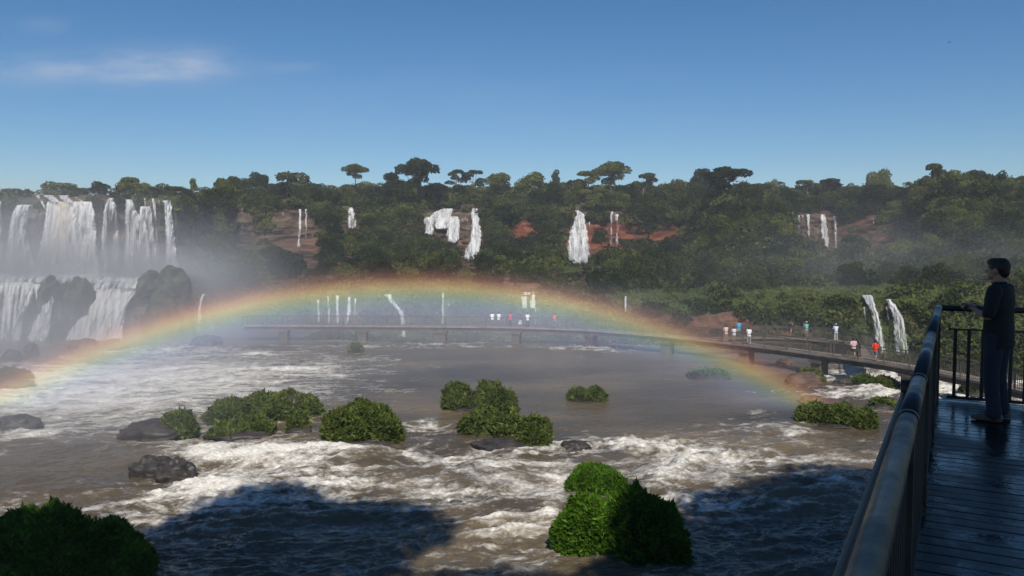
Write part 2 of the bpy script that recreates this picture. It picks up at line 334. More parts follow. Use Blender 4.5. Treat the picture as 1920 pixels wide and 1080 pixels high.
# ------------------------------------------------------------------ river
def river():
    nx, ny = 1150, 640
    ang = np.linspace(R(-46), R(46), nx)
    t = np.linspace(0, 1, ny)
    # rows finer where the rapids are close; continues over the lip behind the footbridge into the lower pool
    inv = np.concatenate([np.linspace(1 / 9.0, 1 / 26.0, 60, endpoint=False), np.linspace(1 / 26.0, 1 / 112.0, ny - 60)])
    d = 1 / inv
    Y, A = np.meshgrid(d, np.tan(ang), indexing='ij'); X = Y * A
    px = 960 + F * X / Y; py = 460 + F * 11.5 / Y           # where flat water at that spot shows in the photograph
    # roughness / foam zones, as ellipses lying on the river
    Z = [(200,745,270,55,.62),(60,715,120,30,.35),(330,700,160,22,.30),(400,880,95,36,.75),(330,905,60,20,.45),(500,845,120,22,.5),(300,655,140,12,.55),
         (560,692,80,9,.6),(470,665,60,5,.5),(620,704,50,6,.35),(620,915,60,28,.75),(545,885,110,26,.5),(470,940,160,30,.25),(330,985,90,45,.28),
         (808,800,58,15,.7),(640,850,70,9,.5),(900,862,160,20,.42),(935,897,45,17,.75),(850,935,85,18,.7),(960,925,60,14,.3),
         (1205,838,100,11,1.1),(1070,845,60,12,.5),(1048,905,26,28,.8),(1035,960,20,30,.4),(1270,880,50,30,.55),(1360,860,90,40,.30),(1330,945,120,16,.85),(1250,920,50,22,.4),
         (1430,775,35,12,.5),(1400,800,90,14,.3),(1500,812,40,10,.35),(1640,706,110,20,1.0),(1600,738,140,12,.85),(1700,722,70,30,.5),(1560,700,60,12,.5),(1690,770,60,9,.5),
         (700,650,200,4,.5),(900,650,130,5,.5),(1060,652,60,5,.9),(1160,655,90,7,.75),(1240,690,120,10,.4),(1350,700,90,10,.35),
         (960,1000,70,14,.55),(920,1030,60,20,.35),(820,800,300,70,.0),(60,815,90,12,.4),(120,850,300,50,.08),(1500,930,120,40,.12),(1850,730,90,25,.9),(1560,900,150,60,.05),
         (700,980,160,40,.10),(330,930,150,20,.32),(120,925,130,12,.30),(700,905,120,14,.35),(1480,860,80,20,.28),(240,960,60,20,.3),(900,690,120,5,.32),(1210,722,80,5,.32),(760,735,70,6,.35),(1010,782,90,6,.28),(1320,762,70,7,.3),(700,675,90,5,.35),(1120,668,90,4,.35),(1440,735,60,8,.3),(1760,720,60,20,.8),(1820,760,100,16,.6),(2000,740,150,30,.8),(-150,760,200,90,.6),(2000,1000,300,200,.15)]
    mask = np.zeros_like(X)
    for cx, cy_, hx, hy, s_ in Z: mask += s_ * np.exp(-(((px - cx) / hx) ** 2 + ((py - cy_) / hy) ** 2) * 1.1)
    calm = np.exp(-(((px - 1110) / 350) ** 2 + ((py - 725) / 62) ** 2) ** 1.6) + np.exp(-(((px - 120) / 230) ** 2 + ((py - 880) / 55) ** 2) ** 1.6) * .8
    rough = np.clip(0.12 + 0.5 * sstep(780, 860, py) + mask * 0.9, 0, 1.4) * (1 - 0.8 * np.clip(calm, 0, 1))
    # flow-aligned domain: currents run left-back to right-front, swirl with a low noise
    wx = X + 3.0 * fbm(X * 0.07, Y * 0.07, 1.0, 3); wy = Y + 3.0 * fbm(X * 0.07 + 9, Y * 0.07, 2.0, 3)
    a = R(-14); fx = wx * math.cos(a) - wy * math.sin(a); fy = wx * math.sin(a) + wy * math.cos(a)
    r1 = ridge(fx * 0.085, fy * 0.21, 0.3, 3, 0.5)          # long standing waves
    r2 = ridge(fx * 0.35, fy * 0.62, 4.3, 4, 0.6)
    sw = fbm(fx * 0.10, fy * 0.28, 7.7, 3); ch = fbm(fx * 0.9, fy * 1.5, 3.1, 4, 0.6)
    h = rough * (0.62 * (r1 - 0.45) + 0.45 * sw + 0.26 * (r2 - 0.4) + 0.13 * ch) + 0.05 * sw + 0.05 * ch + 0.05 * ridge(fx * .8, fy * 1.6, 9.1, 3, .6)
    # carved hollows: broad smooth tongues
    h += -0.25 * np.exp(-(((px - 1330) / 60) ** 2 + ((py - 915) / 20) ** 2)) + 0.35 * np.exp(-(((px - 400) / 120) ** 2 + ((py - 930) / 16) ** 2)) \
         + 0.30 * np.exp(-(((px - 870) / 90) ** 2 + ((py - 915) / 14) ** 2)) + 0.2 * np.exp(-(((px - 1200) / 110) ** 2 + ((py - 832) / 8) ** 2))
    lace = ridge(fx * 0.55 + 3, fy * 1.15, 2.2, 5, 0.68)
    band = ridge(fx * 0.16 + 3, fy * 0.42, 5.2, 3, 0.55)
    foam = (-0.46 + 0.62 * lace + 0.74 * band * np.clip(0.35 + rough * .7, 0, 1) + 1.15 * mask * (0.35 + 0.75 * lace) + 0.5 * sstep(0.1, 0.35, h) * rough) - 0.42 * np.clip(calm, 0, 1) + .25 * (band - .5) \
           - 0.10 * sstep(700, 660, py)
    foam += 0.13 * sstep(800, 850, py) - 0.10 * sstep(960, 1040, py) + .30 * np.exp(-(((px - 250) / 330) ** 2 + ((py - 730) / 75) ** 2) ** 2) + .26 * np.exp(-(((px - 560) / 330) ** 2 + ((py - 700) / 55) ** 2) ** 2) + .12 * np.exp(-(((px - 1400) / 200) ** 2 + ((py - 830) / 60) ** 2) ** 2)
    foam += .22 * sstep(860, 640, px) * sstep(640, 665, py) * sstep(880, 820, py) + .10 * sstep(800, 840, py) * sstep(1500, 1200, px)
    # lip and lower pool
    lip = 95 + 5 * fbm(X * 0.05, 3.3 + 0 * X, 0.0, 3) - 0.03 * (np.clip(X - 8, 0, 30)) ** 2
    lip = np.where(X < -26, 400, lip)                        # at the left the river reaches the foot of the falls
    over = sstep(0, 9, Y - lip)
    foam = foam + 0.9 * np.exp(-((Y - lip - 0.5) / 1.2) ** 2) * (X > -24) * (0.4 + lace * 0.9)
    h = h * (1 - over) - 8.5 * over
    foam = np.where(over > 0.95, foam - 0.2, foam + over * (1 - over) * 2.0)
    V = np.stack([X, Y, h], -1).reshape(-1, 3)
    me = mesh_np('river', V, grid_quads(ny, nx), {'foam': foam}, mats=[M['water']])
    tag(link('river', me), kind='structure')
    # lower pool in the canyon, seen beneath the footbridge
    nx, ny = 260, 90
    X, Y = np.meshgrid(np.linspace(-70, 120, nx), np.linspace(104, 230, ny), indexing='ij')
    h = -8.7 + 0.35 * fbm(X * 0.2, Y * 0.3, 0.5, 4)
    f = -0.1 + 0.75 * ridge(X * 0.12, Y * 0.35, 1.5, 4, 0.6) - 0.35
    f += 0.5 * np.exp(-((Y - 160) / 6) ** 2) + 0.9 * sstep(112, 104, Y)
    me = mesh_np('lower_pool_water', np.stack([X, Y, h], -1).reshape(-1, 3), grid_quads(nx, ny)[:, ::-1], {'foam': f}, mats=[M['water']])
    tag(link('canyon_water', me), kind='structure')
river()

# ------------------------------------------------------------------ far cliffs and slopes: one land sheet
COLS = {   # photo column -> (photo row, distance) from the foot up to the brink
 -700: [(720,96),(650,98),(528,104),(519,124),(500,127),(376,130),(362,150)],
 330: [(720,96),(655,99),(600,103),(540,107),(519,122),(500,126),(376,130),(366,150)],
 352: [(720,98),(650,101),(600,105),(560,108),(520,114),(500,124),(376,150),(368,170)],
 385: [(720,99),(645,104),(600,110),(560,116),(520,124),(480,140),(440,180),(378,195),(370,215)],
 450: [(720,120),(640,128),(600,133),(560,148),(530,168),(500,195),(470,232),(440,272),(382,285),(366,320)],
 900: [(720,125),(640,135),(612,150),(560,156),(530,180),(500,215),(478,262),(400,285),(385,292),(362,330)],
 1300: [(720,118),(650,128),(600,136),(572,142),(545,165),(510,195),(478,240),(470,272),(400,285),(385,290),(360,330)],
 1360: [(720,116),(650,126),(585,135),(545,150),(510,172),(480,195),(440,220),(400,240),(380,252),(362,300)],
 1480: [(720,114),(650,124),(585,132),(545,146),(510,168),(480,195),(440,225),(425,240),(400,300),(385,310),(366,340)],
 1560: [(720,110),(650,121),(585,128),(545,143),(515,175),(480,215),(470,300),(405,318),(385,325),(366,345)],
 1700: [(720,106),(660,115),(570,121),(542,136),(510,165),(480,195),(460,240),(405,290),(385,300),(362,330)],
 1760: [(720,102),(660,112),(570,118),(540,134),(500,160),(470,180),(430,205),(390,225),(360,245),(345,280)],
 2700: [(720,98),(660,106),(570,112),(540,126),(500,150),(470,168),(430,190),(390,212),(362,232),(350,270)],
}
_cx = sorted(COLS); _lev = np.linspace(720, 340, 191)
_tab = np.array([np.interp(-_lev, [-a for a, _ in COLS[c]], [b for _, b in COLS[c]]) for c in _cx])
_top = np.array([COLS[c][-1][0] for c in _cx])
def D_base(px, py):
    px = np.asarray(px, float); py = np.asarray(py, float)
    px = px + 30 * fbm(py * .03, px * .004, 2.0, 3) * np.exp(-((px - 425) / 60) ** 2)      # ragged corner of the cliff
    i = np.clip(np.searchsorted(_cx, px) - 1, 0, len(_cx) - 2); c = np.array(_cx)
    f = np.clip((px - c[i]) / (c[i + 1] - c[i]), 0, 1)
    l = np.clip((720 - py) / 2.0, 0, 189.999); k = l.astype(int); g = l - k
    d0 = _tab[i, k] * (1 - g) + _tab[i, k + 1] * g; d1 = _tab[i + 1, k] * (1 - g) + _tab[i + 1, k + 1] * g
    return d0 * (1 - f) + d1 * f
def top_row(px): return np.interp(px, _cx, _top)
def D_land(px, py):
    D = D_base(px, py); p = P(px, py, D); s = D / 130.0
    n = fbm(p[..., 0] * 0.09 / 1, p[..., 1] * 0.05, p[..., 2] * 0.10, 4) * 4.2 * s + ridge(p[..., 0] * 0.35, 3.0, p[..., 2] * 0.10, 3) * 1.3
    return D + n
def land():
    px = np.linspace(-600, 2600, 900); nrow = 190
    t = np.linspace(0, 1, nrow); top = top_row(px)
    PY = 720 + (top[None, :] - 720) * t[:, None]; PX = np.broadcast_to(px, PY.shape)
    D = D_land(PX, PY); D = np.maximum.accumulate(D, axis=0) * 0.6 + D * 0.4
    V = P(PX, PY, D)
    rows = [V]
    for k, dd in enumerate((15, 40, 90, 180, 350, 700, 1400, 2600)):
        last = V[-1].copy(); last[:, 0] *= (last[:, 1] + dd) / last[:, 1]; last[:, 1] += dd; last[:, 2] += -0.3 + 0 * dd
        rows.append(last[None])
    V = np.concatenate(rows)
    red = np.zeros(V.shape[:2]); green = np.zeros(V.shape[:2])
    def el(cx, cy_, hx, hy): return np.exp(-(((PX - cx) / hx) ** 2 + ((PY - cy_) / hy) ** 2) ** 2)
    r_ = 1.0 * el(985, 435, 50, 24) + el(1130, 445, 60, 28) + el(1215, 438, 95, 24) + .6 * el(1020, 450, 70, 30) + .5 * el(1650, 430, 110, 34) + .45 * el(760, 430, 60, 20) \
        + .45 * el(1380, 610, 180, 26) + .5 * el(1000, 530, 160, 22) + .35 * el(700, 470, 200, 40) + .4 * el(1720, 590, 60, 30) + .35 * el(500, 540, 140, 30)
    red[:nrow] = np.clip(r_ * 1.1, 0, 1)
    green[:nrow] = np.clip(.5 + .5 * el(1350, 560, 320, 22) - .9 * np.clip(r_, 0, 1) - 1.3 * el(530, 440, 160, 60) - 1.2 * el(860, 440, 75, 60) - 1.3 * el(1620, 430, 150, 45) - .8 * el(1100, 420, 90, 60) - .8 * el(150, 520, 210, 160), -1, 1); green[nrow:] = 1
    me = mesh_np('cliff_terrain', V.reshape(-1, 3), grid_quads(*V.shape[:2]), {'red': red, 'green': green}, mats=[M['terrain']])
    tag(link('terrain', me), kind='structure')
land()

# ------------------------------------------------------------------ foliage generators
def leaf_cards(p, n, size, rng, aspect=1.6, jitter=0.9, along=None):
    """quads at p, roughly facing n; along = preferred long axis"""
    k = len(p); r = rng.normal(size=(k, 3)) * jitter
    nn = n + r; nn /= np.linalg.norm(nn, axis=1)[:, None] + 1e-9
    a = rng.normal(size=(k, 3)) if along is None else along + rng.normal(size=(k, 3)) * 0.35
    U = a - nn * (a * nn).sum(1)[:, None]; U /= np.linalg.norm(U, axis=1)[:, None] + 1e-9; W = np.cross(nn, U)
    s = (size * rng.uniform(0.6, 1.4, k))[:, None]; L = s * aspect ** .5 / 2; B = s / aspect ** .5 / 2
    V = np.stack([p - U * L, p + W * B, p + U * L, p - W * B], 1).reshape(-1, 3)
    return V, np.arange(4 * k).reshape(-1, 4)
def blob_points(c, r, k, rng, lumpy=0.25, hollow=0.75, low=-0.6):
    d = rng.normal(size=(k * 2, 3)); d /= np.linalg.norm(d, axis=1)[:, None]; d = d[d[:, 2] > low][:k]
    seed = rng.uniform(0, 99)
    rad = hollow + (1 - hollow) * rng.uniform(0, 1, len(d)) ** 0.5
    rad = rad * (1 + lumpy * 2.0 * fbm(d[:, 0] * 2.2 + seed, d[:, 1] * 2.2, d[:, 2] * 2.2, 3))
    return np.asarray(c) + d * rad[:, None] * np.asarray(r), d
def crown_mesh(name, blobs, per, size, rng, mat, aspect=1.5):
    Vs, Qs, n0 = [], [], 0
    for c, r in blobs:
        k = int(per * (np.prod(r) ** (2 / 3)))
        p, d = blob_points(c, r, k, rng)
        V, Q = leaf_cards(p, d + np.array([0, 0, .3]), size, rng, aspect); Vs.append(V); Qs.append(Q + n0); n0 += len(V)
    return mesh_np(name, np.concatenate(Vs), np.concatenate(Qs), smooth=False, mats=[mat])
def trunk_mb(h, r, blobs, rng, lean=0.03):
    mb = MB(); top = np.array([lean * h, 0, h])
    mb.tube([(0, 0, -0.12), (0, 0, 0), (lean * h * .4, 0, h * .5), top], [r * 1.6, r * 1.1, r * .8, r * .55], 8)
    for c, _ in blobs:
        c = np.asarray(c); a = np.array([lean * h * .6, 0, h * rng.uniform(.62, .95)])
        if np.linalg.norm(c - a) < 0.04: continue
        mid = a * .5 + c * .5 + np.array([0, 0, -0.03]); mb.tube([a, mid, c], [r * .5, r * .32, r * .15], 6)
    return mb

PROTO = {}
def make_proto(kind, seed):
    rng = np.random.RandomState(seed); b = []
    if kind == 'umbrella':
        h, r = .72, .022
        for k in range(7):
            a = k * 2.4 + rng.uniform(0, .5); q = .12 + .26 * (k / 6)
            b.append(((q * math.cos(a), q * math.sin(a) * .8, .84 + rng.uniform(-.03, .06) - q * .12), (.17, .16, rng.uniform(.08, .13))))
        b.append(((0, 0, .9), (.2, .18, .11)))
        for k in range(4): b.append(((rng.uniform(-.2, .2), rng.uniform(-.1, .1), .55 + .1 * k), (.15, .13, .10)))
        per, size = 24000, .036
    elif kind == 'layered':
        h, r = .6, .025
        for k in range(6):
            a = rng.uniform(0, 6.28); z = .42 + .1 * k
            q = rng.uniform(.14, .3) * (1.15 - .8 * (z - .42))
            b.append(((q * math.cos(a), q * math.sin(a), z), (rng.uniform(.13, .2), rng.uniform(.12, .2), rng.uniform(.07, .11))))
        b.append(((0.02, 0, .93), (.14, .14, .07)))
        per, size = 22000, .038
    elif kind == 'round':
        h, r = .5, .028
        for k in range(10):
            a = rng.uniform(0, 6.28); z = rng.uniform(.42, .86); q = .28 * math.sqrt(max(.05, 1 - ((z - .5) / .48) ** 2)) * rng.uniform(.6, 1.05)
            b.append(((q * math.cos(a), q * math.sin(a), z), (rng.uniform(.13, .2),) * 2 + (rng.uniform(.1, .15),)))
        b.append(((0, 0, .6), (.22, .22, .22)))
        per, size = 13000, .042
    elif kind == 'bushy':
        h, r = .4, .03
        for k in range(12):
            a = rng.uniform(0, 6.28); z = rng.uniform(.25, .78); q = .5 * math.sqrt(max(.05, 1 - (z / .95) ** 2)) * rng.uniform(.5, 1.0)
            b.append(((q * math.cos(a), q * math.sin(a), z), (rng.uniform(.16, .27),) * 2 + (rng.uniform(.13, .2),)))
        b.append(((0, 0, .4), (.35, .35, .35)))
        per, size = 6500, .050
    elif kind == 'slender':
        h, r = .75, .02
        for k in range(5): b.append(((rng.uniform(-.07, .07), rng.uniform(-.07, .07), .45 + .12 * k), (.13 - .012 * k, .13 - .012 * k, .1)))
        per, size = 22000, .038
    root = empty('tree', (0, -400, -60))
    if kind == 'palm':
        mb = MB(); mb.tube([(0, 0, -.1), (0.01, 0, .3), (0.02, 0, .78)], [.03, .024, .02], 8); tr = mb.build('trunk', M['bark'], root)
        Vs, Qs, n0 = [], [], 0
        for k in range(16):
            a = k * 2.399; el = rng.uniform(-.2, 1.1); L = .36
            for j in range(9):
                s = j / 8; out = L * s * math.cos(el * (1 - s * .6)); z = .78 + L * (math.sin(el) * s - .75 * s * s)
                c = np.array([[.02 + out * math.cos(a), out * math.sin(a), z]])
                for sd in (-1, 1):
                    side = np.array([[-math.sin(a) * sd, math.cos(a) * sd, -.5]])
                    V, Q = leaf_cards(c + side * .03, np.array([[0, 0, 1.]]), .10, rng, 3.0, .2, side); Vs.append(V); Qs.append(Q + n0); n0 += 4
        link('crown', mesh_np('palm_crown', np.concatenate(Vs), np.concatenate(Qs), smooth=False, mats=[M['canopy']]), root)
    else:
        link('crown', crown_mesh(kind + '_crown', b, per, size, rng, M['canopy']), root)
        trunk_mb(h, r, b, rng).build('trunk', M['bark'], root)
    return root
for kd, seeds in (('umbrella', (3, 4)), ('layered', (5, 6, 16)), ('round', (7, 8, 9)), ('bushy', (10, 11, 12, 14)), ('palm', (1,)), ('slender', (2,))):
    PROTO[kd] = [make_proto(kd, s) for s in seeds]
used = set()
def plant(kind, loc, size, rz, sc=(1, 1, 1), var=0, name='tree'):
    pr = PROTO[kind][var % len(PROTO[kind])]; s = tuple(size * q for q in sc)
    if pr.name not in used:
        used.add(pr.name); o = pr; o.location = loc; o.rotation_euler = (0, 0, rz); o.scale = s
    else: o = copy_thing(pr, loc, rz, s)
    return o
rnd = random.Random(11)
# skyline trees: photo column, top row, base row, width px, kind, label
SKY = [
 (22,352,378,60,'bushy','low hazy bush on the brink at the left edge above the big fall'),
 (148,350,372,50,'bushy','low bush between the pale wide bush and the small rounded tree over the falls'),
 (285,350,374,46,'bushy','low bush filling the gap right of the dark flattish tree over the falls'),
 (392,350,378,60,'bushy','low hazy bush between the small pointed tree and the grey round tree'),
 (345,352,376,44,'bushy','dark low bush just left of the small pointed tree'),
 (110,340,372,84,'bushy','pale hazy wide bush standing above the widest white fall'),
 (185,341,374,46,'round','small rounded tree just left of the dark flattish one above the falls'),
 (250,332,374,60,'round','dark flattish tree above the stepped white falls'),
 (222,352,374,40,'bushy','small dark bush left under the dark flattish tree above the falls'),
 (312,345,375,80,'bushy','long low dark bush over the narrow right-hand strand of the big falls'),
 (364,337,372,18,'slender','small pointed tree alone on the hazy skyline right of the big falls'),
 (430,332,376,56,'round','grey hazy round tree above the bare cliff beside the mist'),
 (485,324,378,46,'round','tall hazy tree with a knob-like top above the thin threads of water'),
 (555,324,384,92,'round','broad dark rounded tree on the hazy skyline left of the lone umbrella tree'),
 (522,340,384,60,'bushy','low dark bush left of the broad rounded skyline tree'),
 (620,345,384,70,'bushy','low bush in the dip of the skyline left of the umbrella tree'),
 (666,310,360,52,'umbrella','lone umbrella-shaped tree with clear stem on the skyline'),
 (705,343,385,70,'bushy','dark low tree between the lone umbrella tree and the big flat crown'),
 (782,302,402,84,'umbrella','tallest dark tree with a flat broad crown left of the triple waterfall'),
 (742,324,395,50,'round','rounded tree leaning against the tallest flat-crowned tree'),
 (812,345,400,60,'round','lower dark tree at the right foot of the tallest flat crown'),
 (855,320,372,40,'layered','open clumpy tree with sky showing under its crown, left one of a pair'),
 (888,321,374,42,'layered','open clumpy tree with sky showing under its crown, right one of a pair'),
 (935,326,385,52,'round','dark knobbly tree right of the open pair on the skyline'),
 (995,321,388,84,'bushy','broad dark leafy tree crown between the red cliff and the sky'),
 (1041,322,375,22,'slender','thin wispy tree poking above the forest left of the tiered crown'),
 (1080,338,390,50,'round','dark round tree below left of the tiered flat crown'),
 (1104,324,392,54,'layered','clumpy tree joined to the left side of the tiered flat crown'),
 (1146,307,385,76,'umbrella','tall tiered flat-crowned tree above the paired thin waterfall'),
 (1205,329,392,48,'layered','clumpy skyline tree just right of the tiered flat crown'),
 (1175,345,395,50,'round','low dark tree under the right side of the tiered flat crown'),
 (1260,334,398,70,'bushy','bright green spreading tree midway along the forest skyline'),
 (1306,338,398,55,'bushy','green bushy tree left under the widest umbrella crown'),
 (1356,317,395,100,'umbrella','widest dark umbrella crown on the skyline of the right half'),
 (1400,342,398,52,'round','round tree at the right foot of the widest umbrella crown'),
 (1440,355,398,50,'bushy','low bush beneath the small palm on the skyline'),
 (1461,336,372,22,'palm','small palm alone on the skyline right of the widest umbrella crown'),
 (1512,340,395,50,'layered','open spreading tree right of the small palm, left half of its clump'),
 (1545,339,395,54,'layered','open spreading tree right of the small palm, right half of its clump'),
 (1590,357,398,60,'bushy','low dark tree in the skyline dip above the far thin falls'),
 (1643,346,402,62,'round','dark dome-like tree above the streaked brown cliff'),
 (1680,352,402,50,'round','smaller dark dome tree beside the second palm'),
 (1704,337,382,24,'palm','second palm with a bare stem against the tall right ridge'),
 (1752,311,400,54,'layered','tall knobbly tree at the top of the right ridge'),
 (1792,322,402,62,'round','dark round crown second from the tall tree on the right ridge'),
 (1842,327,405,76,'bushy','broad crown in the middle of the right ridge line'),
 (1889,337,395,34,'umbrella','small thin umbrella tree on the falling right ridge'),
 (1918,352,405,50,'bushy','last bush of the right ridge at the picture edge'),
 (1580,372,402,50,'bushy','light green bush on the brink right over the far thin falls'),
 (730,372,402,60,'bushy','bush on the brink below the rounded tree left of the triple waterfall'),
]
for i, (px, ty, by, wd, kind, lab) in enumerate(SKY):
    D = float(D_base(px, max(by - 12, top_row(px) + 1))) + (2 if by > 380 else 10)
    base = P(px, by, D); top = P(px, ty, D); H = (top[2] - base[2]) * 1.02
    wid = wd / F * D
    natural = {'umbrella': .92, 'layered': .72, 'round': .78, 'bushy': 1.25, 'palm': .7, 'slender': .32}[kind]
    k = wid / (H * natural)
    H2 = H
    if kind in ('umbrella', 'layered', 'round') and k > 1.6: base[2] -= H * .35; H2 = H * 1.35; k = wid / (H2 * natural)
    if kind == 'umbrella' and k < .8: pass
    o = plant(kind, base, H2, rnd.uniform(0, 6.28), (k, k, 1 / .98), i)
    tag(o, lab, 'tree', 'trees on the skyline')

FALLS = [
 ('greyish outer fall at the left edge beside the big white curtain', [([(378,-60,4),(440,-70,6),(524,-80,12)],.55), ([(384,32,62),(400,22,56),(430,15,50),(480,8,62),(524,0,80)],.72), ([(400,50,92),(524,60,95)],.22)]),
 ('widest thick white curtain of water with a brown silty stripe', [([(378,88,172),(400,86,178),(450,78,181),(490,66,184),(524,48,192)],1.05,.9), ([(366,66,74),(400,86,96)],.7), ([(366,80,100),(379,92,116)],.8), ([(366,108,128),(379,118,140)],.8), ([(370,140,146),(379,150,160)],.6)]),
 ('slim bell-shaped veil between the wide curtain and the stepped falls', [([(371,203,212),(385,196,218),(400,191,222),(524,184,230)],.60)]),
 ('stepped lacy falls pouring over dark rock left of the narrow strand', [([(374,236,246),(395,234,256),(420,232,276),(524,228,292)],.74), ([(387,262,282),(400,260,286),(524,266,306)],.64), ([(372,270,273),(388,270,275)],.6), ([(372,283,290),(410,288,296),(524,290,306)],.5), ([(375,296,300),(450,297,303)],.4)]),
 ('narrow straight white strand at the right end of the big falls', [([(376,306,320),(400,309,323),(450,311,328),(500,309,336),(526,305,348)],1.0)]),
 ('left lower cascade spreading below the rock shelf', [([(529,8,64),(560,4,66),(590,2,45),(655,-6,40)],.78), ([(530,-80,12),(655,-90,6)],.5), ([(532,58,76),(560,68,90),(585,72,100),(610,60,98),(655,42,84)],.95), ([(533,97,109),(560,90,104),(590,80,98)],.95)]),
 ('broad creamy lower cascade fanning out over the shelf beside dark rock', [([(541,156,250),(560,160,242),(590,152,236),(615,132,230),(652,108,224)],1.1,.25), ([(542,250,262),(556,240,252),(572,230,240)],.8), ([(572,225,232),(645,222,233)],.7)]),
 ('foaming white shelf of water between the upper and lower big falls', [([(512,-60,265),(520,-60,268),(530,-60,262)],.75), ([(524,180,262),(541,170,262)],.8)]),
 ('thin forked white trickle on the dark slope right of the big falls', [([(549,337,345),(565,339,347),(585,343,352),(610,338,346),(640,330,340)],.85), ([(580,346,352),(610,351,358),(640,352,358)],.6)]),
 ('fan-shaped faint cascade beside the thin forked trickle', [([(551,380,393),(560,374,392),(585,370,394),(615,366,404),(632,366,410)],.55)]),
 ('single thin far thread of water on the bare hazy cliff', [([(386,452,456),(466,451,458)],.62)]),
 ('faint veil of threads left of the bright hazy twin strand', [([(393,526,534),(456,521,541)],.42), ([(420,474,478),(455,472,478)],.3), ([(400,516,519),(450,513,518)],.3)]),
 ('bright twin strand falling on the hazy left cliff', [([(392,559,565),(430,560,566),(471,555,563)],.95), ([(392,571,578),(455,568,578)],.6)]),
 ('small arrow-shaped white fall alone in the green left cliff', [([(389,654,662),(398,651,667),(433,648,672)],.8)]),
 ('triple waterfall dropping past bushes beneath the tallest flat-crowned tree', [([(391,830,850),(399,812,850),(411,797,848)],1.0), ([(407,796,816),(443,797,813)],1.1), ([(405,812,846),(432,815,843)],1.1), ([(406,841,860),(425,838,863),(458,837,860)],1.15), ([(391,884,896),(405,883,898),(430,884,902),(455,880,902),(470,873,900),(496,867,884)],1.15), ([(404,861,886),(440,864,886),(480,868,884)],.42)]),
 ('large ragged white waterfall widening down beside the red cliff', [([(394,1078,1085),(401,1081,1094),(414,1075,1098),(436,1067,1102),(460,1062,1105),(482,1061,1107),(504,1074,1104)],.95), ([(416,1103,1107),(470,1103,1108)],.5)]),
 ('thin paired white threads against the middle of the red cliff', [([(397,1146,1151),(404,1143,1150),(470,1142,1150)],.72), ([(402,1151,1161),(430,1153,1162),(470,1152,1162)],.68)]),
 ('row of thin falls on the far cliff right of the dark hill', [([(403,1495,1500),(437,1495,1504)],.6), ([(403,1503,1507),(441,1504,1510)],.5), ([(402,1511,1519),(446,1513,1520)],.9), ([(403,1527,1533),(448,1528,1534)],.32), ([(402,1538,1547),(430,1538,1554),(472,1546,1556)],1.0), ([(405,1562,1568),(471,1564,1572)],.9), ([(412,1636,1640),(471,1636,1641)],.5)]),
 ('left one of two sliding white falls behind the footbridge', [([(553,1617,1635),(570,1624,1641),(590,1634,1648),(620,1639,1656),(662,1637,1664)],.8), ([(575,1618,1623),(660,1620,1632)],.42)]),
 ('right one of two sliding white falls behind the footbridge', [([(561,1661,1669),(575,1667,1682),(600,1674,1697),(640,1674,1704),(665,1676,1706)],.75), ([(575,1660,1664),(600,1664,1668)],.5)]),
 ('cluster of pale low falls inside the rainbow above the footbridge', [([(562,593,600),(606,592,602)],.6), ([(556,612,618),(606,613,622)],.6), ([(554,628,636),(606,628,638)],.65), ([(557,652,658),(585,650,660),(608,645,654)],.9), ([(560,664,669),(606,662,667)],.6)]),
 ('slanting pale cascade inside the rainbow left of the single straight one', [([(552,719,736),(565,728,740),(582,744,758)],.75), ([(582,746,757),(600,750,760),(632,750,764)],.7)]),
 ('single straight pale fall inside the rainbow above the footbridge', [([(549,828,833),(608,827,833)],.8), ([(570,840,843),(605,840,844)],.5)]),
 ('square white cascade with a gap above the people on the footbridge', [([(548,982,1003),(553,980,1003)],.9), ([(556,977,990),(578,976,992)],.75), ([(552,996,1003),(578,992,1006)],.9), ([(580,1002,1006),(612,1003,1006)],.5)]),
 ('tiny white spout in the green slope right of the square cascade', [([(555,1171,1175),(584,1170,1175)],.85), ([(556,1200,1203),(572,1199,1204)],.5)]),
]
def on_fall(px, py, m):
    """True where a point within m photo pixels lies on falling water"""
    hit = np.zeros(np.shape(px), bool)
    for _, strands in FALLS:
        for st in strands:
            ys = [r[0] for r in st[0]]; xl = np.interp(py, ys, [r[1] for r in st[0]]); xr = np.interp(py, ys, [r[2] for r in st[0]])
            hit |= (px > xl - m) & (px < xr + m) & (py > ys[0] - m * .3) & (py < ys[-1] + m * .75)
    return hit

# forest on the slopes
LMK = [(455,430,'the single hazy thread of water'),(565,432,'the bright hazy twin strand'),(661,412,'the small arrow-shaped white fall'),(850,440,'the triple waterfall'),(1000,432,'the left red rock patch'),
       (1085,450,'the large ragged white waterfall'),(1152,435,'the paired threads on the red cliff'),(1250,440,'the right red rock patch'),(1356,350,'the widest umbrella crown'),(1461,350,'the small skyline palm'),
       (1540,440,'the row of far thin falls'),(1650,430,'the streaked brown cliff'),(1704,350,'the second skyline palm'),(1755,340,'the tall knobbly ridge tree'),(1638,600,'the left sliding fall'),(1690,610,'the right sliding fall'),(1842,345,'the broad mid-ridge crown'),(1870,500,'the standing man')]
KW = {'bushy': 'broad bushy tree', 'round': 'rounded forest tree', 'layered': 'tiered open tree'}
def region_label(px, py, kind, wide):
    k = min(range(len(LMK)), key=lambda q: ((LMK[q][0] - px) * 1.0) ** 2 + ((LMK[q][1] - py) * 1.6) ** 2); lx, ly, nm = LMK[k]
    dx, dy = px - lx, (py - ly)
    v_ = 'below' if dy > 30 else 'above' if dy < -30 else ''; h_ = 'left of' if dx < -25 else 'right of' if dx > 25 else ''
    rel = (v_ + ' and ' + h_) if v_ and h_ else (v_ or h_ or 'beside')
    return ('larger ' if wide else 'smaller ') + KW[kind] + ' ' + rel + ' ' + nm
